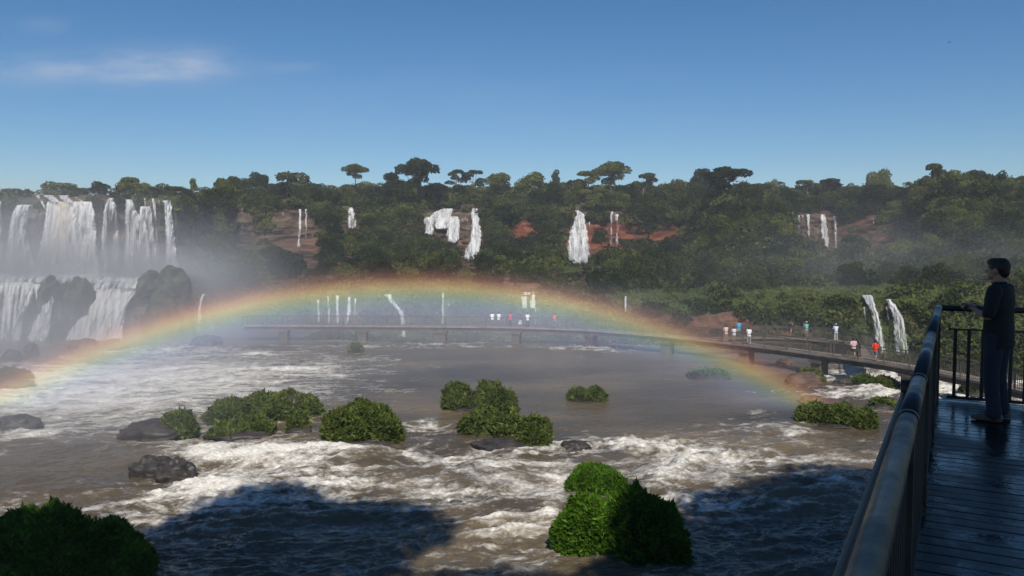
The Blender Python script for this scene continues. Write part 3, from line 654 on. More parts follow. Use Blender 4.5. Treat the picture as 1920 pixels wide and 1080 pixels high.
def free_of(px, py):
    """keep trees off the falls, bare cliffs and grass slopes"""
    for (x0, y0, x1, y1) in ((790,385,905,470),(862,400,905,495),(1055,388,1112,500),(1138,392,1166,468),(440,385,590,470),(640,388,680,432),(950,402,1055,455),
                             (1160,402,1300,462),(1488,398,1580,472),(1580,400,1720,462),(1600,545,1710,670),(-50,300,345,700)):
        if x0 < px < x1 and y0 - 2 < py < y1 + 22: return False
    return True
cand = []
_r = np.random.RandomState(21); n_ = 14000
cx_ = _r.uniform(395, 1990, n_); tr0 = top_row(cx_); lo_ = np.where(cx_ > 1730, tr0, np.maximum(tr0 + 2, 368)); hi_ = np.where(cx_ > 1730, 545, np.where(cx_ > 1180, 536, 560))
cy_ = _r.uniform(0, 1, n_) * (hi_ - lo_) + lo_; cD = D_base(cx_, cy_); cr_ = _r.uniform(19, 37, n_) * (200 / cD) ** .6
skip = ((cx_ < 1180) & (cy_ > 515) & (_r.rand(n_) < .75)) | ((cx_ < 700) & (cy_ > 440) & (_r.rand(n_) < .5)) | on_fall(cx_, cy_, cr_) | on_fall(cx_, cy_ - cr_, cr_ * .8)
for px, py, rad, D, sk in zip(cx_, cy_, cr_, cD, skip):
    if sk or len(cand) >= 205 or not free_of(px, py): continue
    if any(abs(px - a) < (rad + c) * .72 and abs(py - b) < (rad + c) * .42 for a, b, c, _ in cand): continue
    cand.append((float(px), float(py), float(rad), float(D)))
for i, (px, py, rad, D) in enumerate(cand):
    loc = P(px, py, float(D_land(px, py)) + .5); wid = 2 * rad / F * D
    kind = rnd.choices(['bushy', 'round', 'layered'], [.74, .22, .04])[0]
    nat = {'umbrella': .92, 'layered': .72, 'round': .78, 'bushy': 1.25}[kind]
    H = wid / nat; asp = rnd.uniform(.85, 1.25)
    if kind == 'bushy': H = H * 1.15
    loc[2] -= (.20 if kind == 'bushy' else .34) * H
    o = plant(kind, loc, H, rnd.uniform(0, 6.28), (1, 1, asp), rnd.randrange(9))
    tag(o, region_label(px, py, kind, rad * (D / 200) ** .6 > 28), 'tree', 'forest trees of ' + ('the right ridge' if px > 1720 else 'the central slopes' if px < 1300 else 'the right hill'))

# the forest edge that closes the skyline between the taller trees
x_ = 405.0
while x_ < 1745:
    tr_e = float(top_row(x_)); D = float(D_base(x_, tr_e + 4)) + rnd.uniform(2, 14); by = tr_e + 12; ty = rnd.uniform(342, 353) if x_ > 470 else rnd.uniform(350, 356)
    base = P(x_, by, D); H = (P(x_, ty, D)[2] - base[2]); wid = rnd.uniform(44, 66) / F * D; kind = rnd.choice(['bushy', 'bushy', 'round']); nat = 1.25 if kind == 'bushy' else .78
    k = wid / (H * nat); tag(plant(kind, base, H, rnd.uniform(0, 6.28), (k, k, 1), rnd.randrange(9)), region_label(x_, by, kind, True), 'tree', 'forest edge on the skyline')
    x_ += rnd.uniform(30, 46)

# undergrowth: leaf cards over the land sheet
tr_ = top_row
def undergrowth():
    rng = np.random.RandomState(5)
    def el(PX, PY, cx, cy_, hx, hy): return np.exp(-(((PX - cx) / hx) ** 2 + ((PY - cy_) / hy) ** 2) ** 2)
    def scatter(n, sel, size, lift, mat, name, aspect=1.5):
        px = rng.uniform(-60, 1990, n); tr = top_row(px)
        py = rng.uniform(0, 1, n) * (665 - tr) + tr
        d = sel(px, py); keep = rng.uniform(0, 1, n) < d; px, py = px[keep], py[keep]
        D = D_land(px, py); p = P(px, py, D)
        cl = fbm(p[:, 0] * .22, p[:, 1] * .10, p[:, 2] * .22, 3)
        out = (sstep(-.25, .45, cl) * lift) * rng.uniform(.3, 1, len(px))
        nrm = np.tile(np.array([0, -.75, .66]), (len(px), 1))
        p = p + nrm * out[:, None]
        V, Q = leaf_cards(p, nrm, size * (D / 200) ** .35, rng, aspect, .8)
        tag(link(name, mesh_np(name, V, Q, smooth=False, mats=[mat])), {'hanging_grass': 'pale green grass sheet hanging over the lower cliff shelf'}.get(name, 'dense low green growth covering the cliffs and slopes'),
            'grass' if 'grass' in name else 'undergrowth', kind='stuff')
    def grassy(px, py):
        return el(px, py, 1280, 562, 130, 20) + el(px, py, 1440, 562, 170, 24) + el(px, py, 1640, 548, 130, 16) + el(px, py, 1800, 590, 190, 62) * .9 + .5 * el(px, py, 1050, 560, 150, 28) + .35 * el(px, py, 500, 560, 160, 30)
    def s_under(px, py):
        base = 1.0 + 0 * px
        bare = el(px, py, 985, 437, 50, 22) + el(px, py, 1125, 445, 50, 26) + el(px, py, 1220, 440, 92, 22) + .75 * el(px, py, 1650, 432, 90, 30) + .6 * el(px, py, 760, 430, 60, 18) \
            + .75 * el(px, py, 1400, 612, 190, 24) + .7 * el(px, py, 1020, 530, 150, 22) + .6 * el(px, py, 560, 520, 160, 40) + .35 * el(px, py, 500, 470, 150, 50) + .5 * el(px, py, 640, 480, 120, 30) + .5 * el(px, py, 1230, 600, 120, 22) + .4 * el(px, py, 800, 530, 200, 25) + el(px, py, 1650, 610, 60, 55) * .6 + .5 * el(px, py, 520, 430, 120, 40)
        p = P(px, py, D_base(px, py)); nz_ = fbm(p[..., 0] * .12, p[..., 1] * .05, p[..., 2] * .2, 3)
        bare = bare * (1.0 + 1.6 * nz_)
        d = base - np.clip(bare * 1.05, 0, 1)
        left = el(px, py, 140, 520, 215, 150)
        d = d * (1 - left * .93)
        d = np.where(px < 395, np.where(py < 396, 1.0, d * .35), d)
        d = d * np.where((py > 600) & (px < 1540), .45, 1) * (1 - .9 * np.clip(grassy(px, py) * 1.3, 0, 1))
        return np.clip(d, 0, 1)
    nm = 5200; px = rng.uniform(-60, 1990, nm); tr = top_row(px); bot = np.where(px > 1620, 705, 668)
    py = tr - 1 + rng.uniform(0, 1, nm) * (bot - tr); keep = rng.uniform(0, 1, nm) < s_under(px, py); px, py = px[keep], py[keep]
    c = P(px, py, D_land(px, py)); r = rng.uniform(1.3, 4.2, len(px)) * (c[:, 1] / 200) ** .55 * np.where(py > 560, .75, 1) * np.where(px < 395, .5, 1)
    ok = ~on_fall(px, py, np.where(px < 395, 3.0, r / c[:, 1] * F * .72)); px, py, c, r = px[ok], py[ok], c[ok], r[ok]
    cnt = (34 * r ** 1.35 + 12).astype(int); idx = np.repeat(np.arange(len(px)), cnt); k = len(idx)
    d = rng.normal(size=(k, 3)); d[:, 1] -= .35; d[:, 2] += .25; d /= np.linalg.norm(d, axis=1)[:, None]; d[:, 2] = np.abs(d[:, 2])
    seed = rng.uniform(0, 99, len(px))[idx]
    rr = r[idx] * (.80 + .2 * rng.uniform(0, 1, k)) * (1 + .35 * noise(d[:, 0] * 2 + seed, d[:, 1] * 2, d[:, 2] * 2))
    p = c[idx] + d * rr[:, None] * np.array([1.1, .9, .85])
    V, Q = leaf_cards(p, d, .62 * (c[idx, 1] / 200) ** .6, rng, 1.5, .75); tone = rng.normal(0, .12, len(px))
    V2, Q2 = leaf_cards(c[idx][::3] + rng.normal(size=(len(idx[::3]), 3)) * r[idx[::3]][:, None] * .3, np.tile([0, -.7, .7], (len(idx[::3]), 1)), .7, rng)
    me = mesh_np('undergrowth', np.concatenate([V, V2]), np.concatenate([Q, Q2 + len(V)]), {'tone': np.concatenate([np.repeat(tone[idx], 4), np.full(len(V2), -.1)])}, smooth=False, mats=[M['under']])
    tag(link('undergrowth', me), 'dense low green growth covering the cliffs and slopes', 'undergrowth', kind='stuff')
    def s_grass(px, py):
        p = P(px, py, D_base(px, py)); nz_ = fbm(p[..., 0] * .1, p[..., 1] * .05, p[..., 2] * .2, 3)
        g = grassy(px, py)
        return np.clip(g * (1 + 1.5 * nz_), 0, 1)
    scatter(150000, s_grass, .55, 1.0, M['pasture'], 'hanging_grass')
undergrowth()

# ------------------------------------------------------------------ waterfalls
def fall_mesh(strands, off=2.2):
    Vs, Qs, at = [], [], {'across': [], 'down': [], 'cover': [], 'silt': []}; n0 = 0
    for st in strands:
        rows, dens = st[0], st[1]; silt = st[2] if len(st) > 2 else 0.0; layers = 2 if dens > .45 else 1
        ys = [r[0] for r in rows]; y0, y1 = ys[0], ys[-1]
        wmax = max(r[2] - r[1] for r in rows); ny = max(10, int((y1 - y0) / 1.6)); nx = max(7, int(wmax / 1.1))
        for lay in range(layers):
            py = np.linspace(y0, y1, ny); xl = np.interp(py, ys, [r[1] for r in rows]); xr = np.interp(py, ys, [r[2] for r in rows])
            jag = min(2.2, wmax * .12); xl = xl + jag * fbm(py * .16, 0 * py + n0 * .013, 7.0, 3) * 2; xr = xr + jag * fbm(py * .16, 0 * py + n0 * .017, 9.0, 3) * 2
            s = np.linspace(0, 1, nx); PY, S = np.meshgrid(py, s, indexing='ij')
            wob = 1.6 * fbm(PY * .12, 0 * PY + y0 + n0, 1.0, 2)
            PX = xl[:, None] + (xr - xl)[:, None] * S + wob * (.3 + .02 * wmax) * (PY - y0) / max(1, y1 - y0)
            Dc = np.min([D_land(PX, np.clip(PY + dy, y0 - 4, y1)) for dy in (-6, 0, 6)], 0)
            Dc = np.minimum.accumulate(Dc, 0)
            sc = Dc / 130.0
            fall = (PY - y0) / max(1, y1 - y0)
            D = Dc - (.35 + lay * .9 + off * np.sqrt(np.clip(fall, 0, 1)) * .8) * 1.0
            p0 = P(PX, PY, D); ax = p0[..., 0]
            bulge = (1 - (2 * S - 1) ** 2) * min(1.2, wmax / F * 130 * .25)
            strk = ridge(ax * 1.3, 5.0 + lay, p0[..., 2] * .10, 3) * .55 * sc
            D = D - bulge - strk
            V = P(PX, PY, D)
            e = np.clip(np.minimum(S, 1 - S) * 2 * wmax / min(11.0, wmax * .8), 0, 1); e = e ** .8
            dn = (dens - (.10 if lay else 0)) * (1.05 - .15 * fall) - .10 - (1 - e) * .62 - .10 * (py[:, None] * 0 + fbm(ax * .5, p0[..., 2] * .06, 3.0, 2))
            dn = dn - np.where(Dc > 170, .17, .04) - .22 * np.clip(1 - 1.6 * np.abs(2 * S - 1), 0, 1) * (wmax > 25) * (dens < .9) * (Dc < 170)
            dn = dn + .35 * np.clip(1 - fall * 5, 0, 1) * (e > .2)
            edge = fbm(ax * .9, 0 * ax + n0 * .01, 2.0, 3)
            dn = dn - ((.9 if wmax > 12 else .35) * sstep(.82 + edge * .12, 1.02, fall) + .5 * sstep(.10 + edge * .1, 0, fall) * (wmax > 12)) * (Dc > 165)
            Vs.append(V.reshape(-1, 3)); Qs.append(grid_quads(ny, nx) + n0); n0 += ny * nx
            at['across'].append((V[..., 0] * 1.1 * 130 / Dc + lay * 37).ravel()); at['down'].append((-V[..., 2] + .3 * fbm(V[..., 0], V[..., 2])).ravel())
            at['cover'].append(dn.ravel()); at['silt'].append((silt * np.exp(-((S - .35) / .16) ** 2) * (1 - .7 * fall)).ravel())
    return mesh_np('waterfall', np.concatenate(Vs), np.concatenate(Qs), {k: np.concatenate(v) for k, v in at.items()}, mats=[M['fall']])
for lab, st in FALLS:
    tag(link('waterfall', fall_mesh(st)), lab, 'waterfall', 'waterfalls on the far cliffs')

# ------------------------------------------------------------------ rocks and grassy islets
def rock_mesh(name, c, r, rng, mat, ny=26, nx=40, sharp=.35, cut=-.35):
    th = np.linspace(0, 2 * math.pi, nx); ph = np.linspace(-.5, math.pi / 2, ny); PH, TH = np.meshgrid(ph, th, indexing='ij')
    d = np.stack([np.cos(PH) * np.cos(TH), np.cos(PH) * np.sin(TH), np.sin(PH)], -1); s = rng.uniform(0, 50)
    k = 1 + sharp * (fbm(d[..., 0] * 1.6 + s, d[..., 1] * 1.6, d[..., 2] * 1.6, 4) * 1.3 + (ridge(d[..., 0] * 1.3 + s, d[..., 1] * 1.3, d[..., 2] * 2, 3) - .5) * .3 + .05 * fbm(d[..., 0] * 6 + s, d[..., 1] * 6, d[..., 2] * 9, 3))
    V = np.asarray(c) + d * k[..., None] * np.asarray(r)
    return mesh_np(name, V.reshape(-1, 3), grid_quads(ny, nx), mats=[mat])
def tuft_mesh(name, lobes, rng, mat, per, size, aspect=4.5, low=-.12):
    Vs, Qs, n0 = [], [], 0
    for c, r in lobes:
        k = int(per * (r[0] * r[1] + r[0] * r[2] * 1.5)); seed = rng.uniform(0, 99)
        d = rng.normal(size=(k, 3)); d[:, 2] = np.abs(d[:, 2]) * 1.0 + low; d /= np.linalg.norm(d, axis=1)[:, None]
        lump = 1 + .20 * fbm(d[:, 0] * 2.5 + seed, d[:, 1] * 2.5, d[:, 2] * 2.5, 3) * 2 + .16 * (ridge(d[:, 0] * 4 + seed, d[:, 1] * 4, d[:, 2] * 4, 2) - .5)
        rad = lump * (1 - .22 * rng.uniform(0, 1, k) ** 1.5)
        p = np.asarray(c) + d * rad[:, None] * np.asarray(r)
        p[:, 2] = np.maximum(p[:, 2], .02)
        along = d * np.array([1, 1, .4]) + np.array([0, 0, .55]) * rng.uniform(.2, 1.4, k)[:, None]
        n = np.cross(along, rng.normal(size=(k, 3))) + d * .6
        sz = size * np.where(rng.rand(k) < .08, 1.6 if per > 2000 else 2.1, 1.0); V, Q = leaf_cards(p, n, sz, rng, aspect, .25, along); Vs.append(V); Qs.append(Q + n0); n0 += len(V)
    return mesh_np(name, np.concatenate(Vs), np.concatenate(Qs), smooth=False, mats=[mat])
# (label, [lobes: px centre, half width px, top row, base row], rock [px,half,top,base] or None, near?)
ISL = [
 ('near grass-covered islet with a shaded right flank and a smaller tuft behind', [(1105,62,903,1052),(1188,78,896,1060),(1240,58,922,1064),(1066,36,945,1045)], None, 1),
 ('small bright tuft rising behind the near grass-covered islet', [(1116,54,866,925),(1085,26,884,925),(1150,25,880,925)], None, 1),
 ('huge dark-bellied leafy islet filling the lower left corner', [(60,150,948,1150),(190,90,958,1120),(-80,120,955,1150),(236,60,1000,1110)], None, 1),
 ('round-backed green islet with dark base in the middle of the rapids', [(680,70,750,836),(640,38,768,832),(722,38,770,834)], (680,74,810,838), 0),
 ('pale two-lobed shrubby islet farthest of the middle group', [(860,34,714,770),(918,42,710,772),(950,20,728,770)], (900,68,755,773), 0),
 ('two-lobed green islet leaning right with dark rock beneath', [(905,48,762,818),(948,38,760,822),(1000,38,772,842)], (955,70,818,846), 0),
 ('small flat-topped green islet alone in the calm water', [(1085,24,726,754),(1115,24,724,756)], (1100,38,748,757), 0),
 ('long low green islet nearest the walkway handrail', [(1525,36,754,796),(1570,42,756,800),(1615,32,762,804)], (1570,74,788,802), 0),
 ('little bright cushion of grass on a dark stone by the white rapids', [(1656,25,744,768)], (1652,28,756,771), 0),
 ('reddish-brown rock capped with grass under the footbridge pier', [(1520,26,688,718)], (1507,38,690,724), 2),
 ('low green islet in the white water behind the bright cushion', [(1622,26,703,725),(1655,28,706,728)], (1640,42,716,728), 0),
 ('green tuft seen through the far balusters', [(1818,20,716,740),(1845,18,722,742)], (1830,32,732,744), 0),
 ('long grassy islet with a rocky crest in the left rapids', [(440,58,742,796),(500,56,732,794),(575,34,740,782),(540,26,728,775)], (545,40,728,780), 0),
 ('low green mound just before the long rocky-crested islet', [(482,34,776,820),(432,44,790,824)], (450,64,798,826), 0),
 ('small round tuft off the right end of the long islet', [(560,24,770,812)], (560,26,795,814), 0),
 ('dark wedge of wet rock with a green cap in the left rapids', [(332,34,764,822),(355,16,780,820)], (292,68,776,826), 0),
 ('tiny pale tuft in front of a footbridge pier', [(667,15,640,662)], None, 0),
 ('faint misty tuft in the river under the right leg of the rainbow', [(1330,40,690,712)], (1330,42,700,714), 0),
 ('dull green hump at the left edge under the rainbow', [(14,44,690,724)], (14,48,706,726), 0),
]
for i, (lab, lobes, rk, mode) in enumerate(ISL):
    rng = np.random.RandomState(40 + i); base = max(l[3] for l in lobes)
    c0 = PZ(np.mean([l[0] for l in lobes]), base, 0.0)
    root = empty('grassy_islet', (c0[0], c0[1] + 1, 0)); tag(root, lab, 'islet', 'grassy islets in the river'); org = np.array([c0[0], c0[1] + 1, 0])
    L = []
    for (px, hw, ty, by) in lobes:
        b = PZ(px, by, 0.0); D = b[1]; rx = hw / F * D; dep = min(rx * .9, 2.2)
        top = P(px, ty, D + dep)[2]; c = np.array([b[0] * (D + dep) / D, D + dep, 0.0])
        L.append((c - org, (rx * .94, dep, max(top / (1.24 if mode == 1 else 1.14), .3))))
    near = mode == 1; L0 = list(L)
    for c, r in L0:
        for k in range(9 if near else 7):
            th_ = rng.uniform(0, 6.28); ph_ = rng.uniform(.05, 1.25); q = rng.uniform(.34, .5)
            d_ = np.array([math.cos(th_) * math.cos(ph_), math.sin(th_) * math.cos(ph_), math.sin(ph_)])
            L.append((np.asarray(c) + d_ * np.asarray(r) * rng.uniform(.62, .78), tuple(np.array([r[0], r[1], r[2]]) * q)))
    link('foliage', tuft_mesh('islet_foliage', L, rng, M['near_grass'] if near else M['tussock'], 2300 if near else 1500, .125 if near else .135, 3.8 if near else 3.2), root)
    mb_rock = []
    Vr = []
    n0 = 0; qs = []
    for c, r in L0:                                # soil and rock core
        me = rock_mesh('core', c, (r[0] * .80, r[1] * .78, r[2] * .72), rng, M['wet_rock'], 20, 30, .18)
        v = np.empty(len(me.vertices) * 3, np.float32); me.vertices.foreach_get('co', v); v = v.reshape(-1, 3)
        Vr.append(v); qs.append(grid_quads(20, 30) + n0); n0 += len(v); bpy.data.meshes.remove(me)
    if rk:
        px, hw, ty, by = rk; b = PZ(px, by, 0.0); D = b[1]; rx = hw / F * D; dep = min(rx * .6, 1.8); top = P(px, ty, D + dep)[2]
        c = np.array([b[0] * (D + dep) / D, D + dep, 0]) - org
        me = rock_mesh('core', c, (rx, dep, max(top, .2)), rng, M['wet_rock'], 26, 40, .3)
        v = np.empty(len(me.vertices) * 3, np.float32); me.vertices.foreach_get('co', v); v = v.reshape(-1, 3)
        v[:, 2] *= .72; Vr.append(v); qs.append(grid_quads(26, 40) + n0); bpy.data.meshes.remove(me)
    link('rock', mesh_np('islet_rock', np.concatenate(Vr), np.concatenate(qs), mats=[M['brown_rock'] if mode == 2 else M['wet_rock']]), root)
ROCKS = [
 ('dark wet rock with a small white spill in the left rapids', 296,54,856,900,0), ('low wet ledge beside the spill, half under water', 330,40,862,908,0),
 ('smooth drowned rock at the left edge under the mist', 35,46,778,806,0), ('dark pointed stone right of the leaning two-lobed islet', 1078,30,826,846,0),
 ('small brown stone before the long low islet', 1518,22,741,757,1), ('black stone between the footbridge pier and the low islet', 1583,20,708,722,0),
 ('dark boulder at the foot of the lower cascade, leftmost of three', 22,20,656,676,0), ('dark boulder at the foot of the lower cascade, middle of three', 59,14,642,666,0),
 ('long brown boulder at the foot of the creamy cascade', 160,30,634,657,1), ('dull boulder at the foot of the slope right of the creamy cascade', 215,26,636,656,1),
 ('dark hump below the fan-shaped cascade', 388,32,628,650,0), ('brown stone under the right end of the footbridge', 1473,18,672,684,1),
]
for i, (lab, px, hw, ty, by, br) in enumerate(ROCKS):
    rng = np.random.RandomState(90 + i); b = PZ(px, by, 0.0); D = b[1]; rx = hw / F * D; dep = rx * .7; top = P(px, ty, D + dep)[2]
    o = link('boulder', rock_mesh('boulder', (0, 0, 0), (rx, dep, max(top, .3)), rng, M['brown_rock' if br else 'wet_rock'], 44, 64, .30), None, (b[0] * (D + dep) / D, D + dep, 0))
    tag(o, lab, 'rock', 'rocks in the river')
# dark rocks on the big falls
for i, (lab, px, hw, ty, by) in enumerate([
  ('dark dome of rock parting the left lower cascade', 80,13,522,578), ('big dark mossy rock shoulder between the two lower cascades', 133,27,523,606), ('dark rock mass below the mossy shoulder', 104,16,600,650),
  ('dark bush-topped rock knoll at the foot of the narrow strand', 312,31,502,548), ('mossy dark slope right of the creamy cascade', 300,46,545,642), ('hazy dark knob of rock on the shelf left of the knoll', 268,16,508,540)]):
    rng = np.random.RandomState(130 + i); D = float(D_base(px, by)) - 2.5; b = P(px, by, D); t_ = P(px, ty, D)
    rx = hw / F * D; o = link('boulder', rock_mesh('boulder', (0, 0, 0), (rx, 3.2, (t_[2] - b[2])), rng, M['moss_rock'], 50, 64, .24), None, (b[0], D + 2.2, b[2]))
    tag(o, lab, 'rock', 'rocks on the big falls')

# ------------------------------------------------------------------ footbridge
DECK_Z = 1.9
def bridge_pts(pl, z): return np.array([PZ(a, b, z) for a, b in pl])
def resample(pts, step):
    seg = np.linalg.norm(np.diff(pts, axis=0), axis=1); s = np.concatenate([[0], np.cumsum(seg)]); n = max(2, int(s[-1] / step) + 1); q = np.linspace(0, s[-1], n)
    # smooth a little
    return np.stack([np.interp(q, s, pts[:, k]) for k in range(3)], 1)
def smooth(pts, it=3):
    for _ in range(it): pts[1:-1] = pts[1:-1] * .5 + (pts[:-2] + pts[2:]) * .25
    return pts
def sweep(mb, pts, prof):
    """prof: closed list of (side offset, z offset); side = away from the camera"""
    t = np.gradient(pts, axis=0); t[:, 2] = 0; t /= np.linalg.norm(t, axis=1)[:, None]; side = np.stack([-t[:, 1], t[:, 0], 0 * t[:, 0]], 1)
    n = len(prof); V = np.concatenate([[p + s_ * a + np.array([0, 0, b]) for a, b in prof] for p, s_ in zip(pts, side)])
    q = [[k * n + i, k * n + (i + 1) % n, (k + 1) * n + (i + 1) % n, (k + 1) * n + i] for k in range(len(pts) - 1) for i in range(n)]
    if n == 4: q += [[3, 2, 1, 0], [(len(pts) - 1) * n + i for i in range(4)]]
    mb.add(V, q); return side
def walkway(label, pl, width, piers, name='footbridge', pier_w=.95):
    pts = smooth(resample(bridge_pts(pl, DECK_Z), .8), 6)
    c0 = pts[len(pts) // 2].copy(); root = empty(name, (c0[0], c0[1], 0)); tag(root, label, 'footbridge'); org = np.array([c0[0], c0[1], 0.]); pts = pts - org
    mb = MB(); side = sweep(mb, pts, [(0, -.16), (0, 0), (width, 0), (width, -.16)]); mb.build('deck', M['concrete'], root, False)
    mb = MB()
    for s_ in (.22, width - .5): sweep(mb, pts, [(s_, -.58), (s_, -.163), (s_ + .28, -.163), (s_ + .28, -.58)])
    mb.build('beam', M['dark_concrete'], root, False)
    for s_ in (.06, width - .06):
        mb = MB(); off = side * s_; sweep(mb, pts + off + np.array([0, 0, 1.08]), [(-.03, -.03), (-.03, .03), (.03, .03), (.03, -.03)])
        sweep(mb, pts + off + np.array([0, 0, .12]), [(-.015, -.02), (-.015, .02), (.015, .02), (.015, -.02)]); mb.build('handrail', M['rail_far'], root, False)
        mb = MB(); fine = resample(pts + off, .17)
        for p in fine: mb.box(p + np.array([0, 0, .59]), (.022, .022, .9))
        o = mb.build('baluster_infill', M['rail_far'], root, False)
        posts = resample(pts + off, 2.4); mb = MB(); mb.box((0, 0, .54), (.08, .08, 1.08)); pm = mb.mesh('post', [M['rail_far']], False)
        for p in posts: link('post', pm, root, p)
    for px, py in piers:
        p = PZ(px, py, 0.0); k = int(np.argmin(np.abs((pts + org)[:, 0] / (pts + org)[:, 1] - p[0] / p[1]))); c = pts[k] + side[k] * width / 2
        t = np.array([side[k][1], -side[k][0], 0]); mb = MB()
        mb.box(c + np.array([0, 0, -1.95]), (pier_w, width * .7, 2.5), t, side[k]); mb.box(c + np.array([0, 0, -.72]), (pier_w * 1.3, width * .9, .26), t, side[k])
        mb.build('pier', M['dark_concrete'], root, False)
    return root
MAIN = [(455,610),(683,611),(831,612),(963,613.5),(1097,618),(1246,630),(1400,647),(1525,663),(1641,679),(1720,692),(1850,718),(1960,744),(2100,790)]
walkway('long low concrete footbridge with thin railings crossing the river', MAIN, 1.7, [(535,634),(682,636),(831,637),(963,640),(1097,644),(1246,657),(1395,672),(1525,696),(1700,735)])
walkway('railed lookout loop joined to the far side of the footbridge', [(1338,636),(1420,632),(1500,634.5),(1560,639),(1592,645),(1606,655),(1612,668)], 1.6, [(1420,640),(1560,650)], 'lookout_platform', .8)

# ------------------------------------------------------------------ people
def cloth(name, col, rough=.85): 
    k = 'cl_' + name
    if k not in M: M[k] = simple_mat(name, col, rough, .12, 6.0)
    return M[k]
M['skin'] = simple_mat('skin', (0.36, 0.20, 0.13), .6, .08, 5.0); M['hair'] = simple_mat('dark_hair', (0.015, 0.011, 0.009), .6, .2, 20.0)
M['shoe'] = simple_mat('worn_shoe', (0.12, 0.11, 0.10), .7, .2, 6.0); M['black_plastic'] = simple_mat('black_plastic', (0.02, 0.02, 0.02), .35, .1, 5.0)
def vec(*a): return np.array(a, float)
def remesh(o, vox, sm=6):
    r = o.modifiers.new('r', 'REMESH'); r.mode = 'VOXEL'; r.voxel_size = vox; r.use_smooth_shade = True
    s = o.modifiers.new('s', 'SMOOTH'); s.factor = .5; s.iterations = sm
def limb(mb, pts, rad, n=12): mb.tube(pts, rad, n, round_ends=True)
def person(label, loc, rz, height=1.7, shirt=None, legs=None, shorts=False, hairc='hair', pose='stand', vox=.016, cap=None, skirt=False, group=None, detail=False, sleeves='short', hold=True):
    s = height / 1.75; root = empty('person', loc, rz, s); tag(root, label, 'person', group)
    # joints, facing +Y
    J = dict(shL=vec(-.18, -.01, 1.42), shR=vec(.18, -.01, 1.42), hipL=vec(-.095, 0, .92), hipR=vec(.095, 0, .92), knL=vec(-.11, .02, .50), knR=vec(.11, .02, .50), anL=vec(-.12, -.02, .09), anR=vec(.12, -.02, .09))
    if pose == 'photo': J.update(elL=vec(-.27, .12, 1.22), haL=vec(-.07, .30, 1.50), elR=vec(.27, .12, 1.22), haR=vec(.07, .30, 1.50))
    elif pose == 'rail': J.update(elL=vec(-.25, .13, 1.16), haL=vec(-.12, .36, 1.10), elR=vec(.25, .13, 1.16), haR=vec(.12, .36, 1.10))
    elif pose == 'walk': J.update(elL=vec(-.24, -.10, 1.15), haL=vec(-.22, .06, .93), elR=vec(.24, .06, 1.14), haR=vec(.22, .24, .98), knL=vec(-.10, .20, .53), anL=vec(-.10, .22, .10), knR=vec(.10, .0, .50), anR=vec(.10, -.30, .16))
    elif pose == 'man': J.update(elL=vec(-.25, .02, 1.14), haL=vec(-.045, .22, 1.20), elR=vec(.25, .02, 1.14), haR=vec(.045, .23, 1.22))
    else: J.update(elL=vec(-.24, -.03, 1.14), haL=vec(-.24, .05, .88), elR=vec(.24, -.03, 1.14), haR=vec(.24, .05, .88))
    hc = vec(0, .025, 1.635)
    mb = MB()
    # head: skull, jaw, face features
    mb.ball(hc + vec(0, -.012, .02), (.076, .096, .098), 20); mb.ball(hc + vec(0, .022, -.045), (.058, .068, .070), 16)
    mb.tube([hc + vec(0, .082, .012), hc + vec(0, .104, -.022)], [.010, .014], 8, round_ends=True)       # nose
    mb.ball(hc + vec(0, .076, .028), (.052, .018, .010), 10); mb.ball(hc + vec(0, .084, -.056), (.024, .012, .009), 10); mb.ball(hc + vec(0, .074, -.092), (.026, .022, .020), 10)
    for q in (-1, 1): mb.ball(hc + vec(q * .077, -.005, -.012), (.010, .022, .032), 10)                 # ears
    limb(mb, [vec(0, -.01, 1.40), vec(0, 0, 1.50), vec(0, .01, 1.57)], [.066, .056, .056], 14)
    mb.loft([(vec(0, 0, .93), vec(.15, 0, 0), vec(0, .10, 0)), (vec(0, 0, 1.15), vec(.14, 0, 0), vec(0, .09, 0)), (vec(0, 0, 1.36), vec(.165, 0, 0), vec(0, .095, 0)), (vec(0, -.005, 1.45), vec(.10, 0, 0), vec(0, .06, 0))], 16)
    for q in 'LR':
        limb(mb, [J['sh' + q], J['el' + q]], [.050, .036], 12); limb(mb, [J['el' + q], J['ha' + q]], [.037, .024], 12)
        limb(mb, [J['hip' + q], J['kn' + q]], [.080, .050], 12)
        limb(mb, [J['kn' + q], J['kn' + q] * .55 + J['an' + q] * .45 + vec(0, -.02, 0), J['an' + q]], [.050, .050, .032], 12)
        mb.tube([J['an' + q], J['an' + q] + vec(0, .10, -.05)], [.034, .028], 10, round_ends=True)
        # hand: palm, four curled fingers of different length, thumb from the side of the palm
        h = J['ha' + q]; f = h - J['el' + q]; f /= np.linalg.norm(f); sg = -1 if q == 'L' else 1
        up = vec(0, 0, 1.) if abs(f[2]) < .9 else vec(0, 1., 0)
        a = np.cross(f, up); a /= np.linalg.norm(a); nrm = np.cross(a, f)          # a: across, nrm: back of hand
        mb.box(h + f * .045, (.030, .085, .026), nrm, f, a) if False else mb.loft([(h, a * .030, nrm * .020), (h + f * .03, a * .040, nrm * .018), (h + f * .08, a * .043, nrm * .014)], 12)
        inward = -nrm if pose in ('stand', 'walk') else -nrm
        for k, (o_, L) in enumerate(((-.032, .068), (-.011, .078), (.011, .074), (.031, .058))):
            b = h + f * .078 + a * o_; m1 = b + f * L * .5 + inward * .010; m2 = m1 + f * L * .22 + inward * L * .32; m3 = m2 - f * L * .04 + inward * L * .26
            mb.tube([b, m1, m2, m3], [.0095, .0090, .0082, .0070], 8, round_ends=True)
        th = h + f * .02 - a * sg * .030; mb.tube([th, th - a * sg * .028 + f * .030 + inward * .008, th - a * sg * .026 + f * .062 + inward * .022], [.013, .011, .0085], 8, round_ends=True)
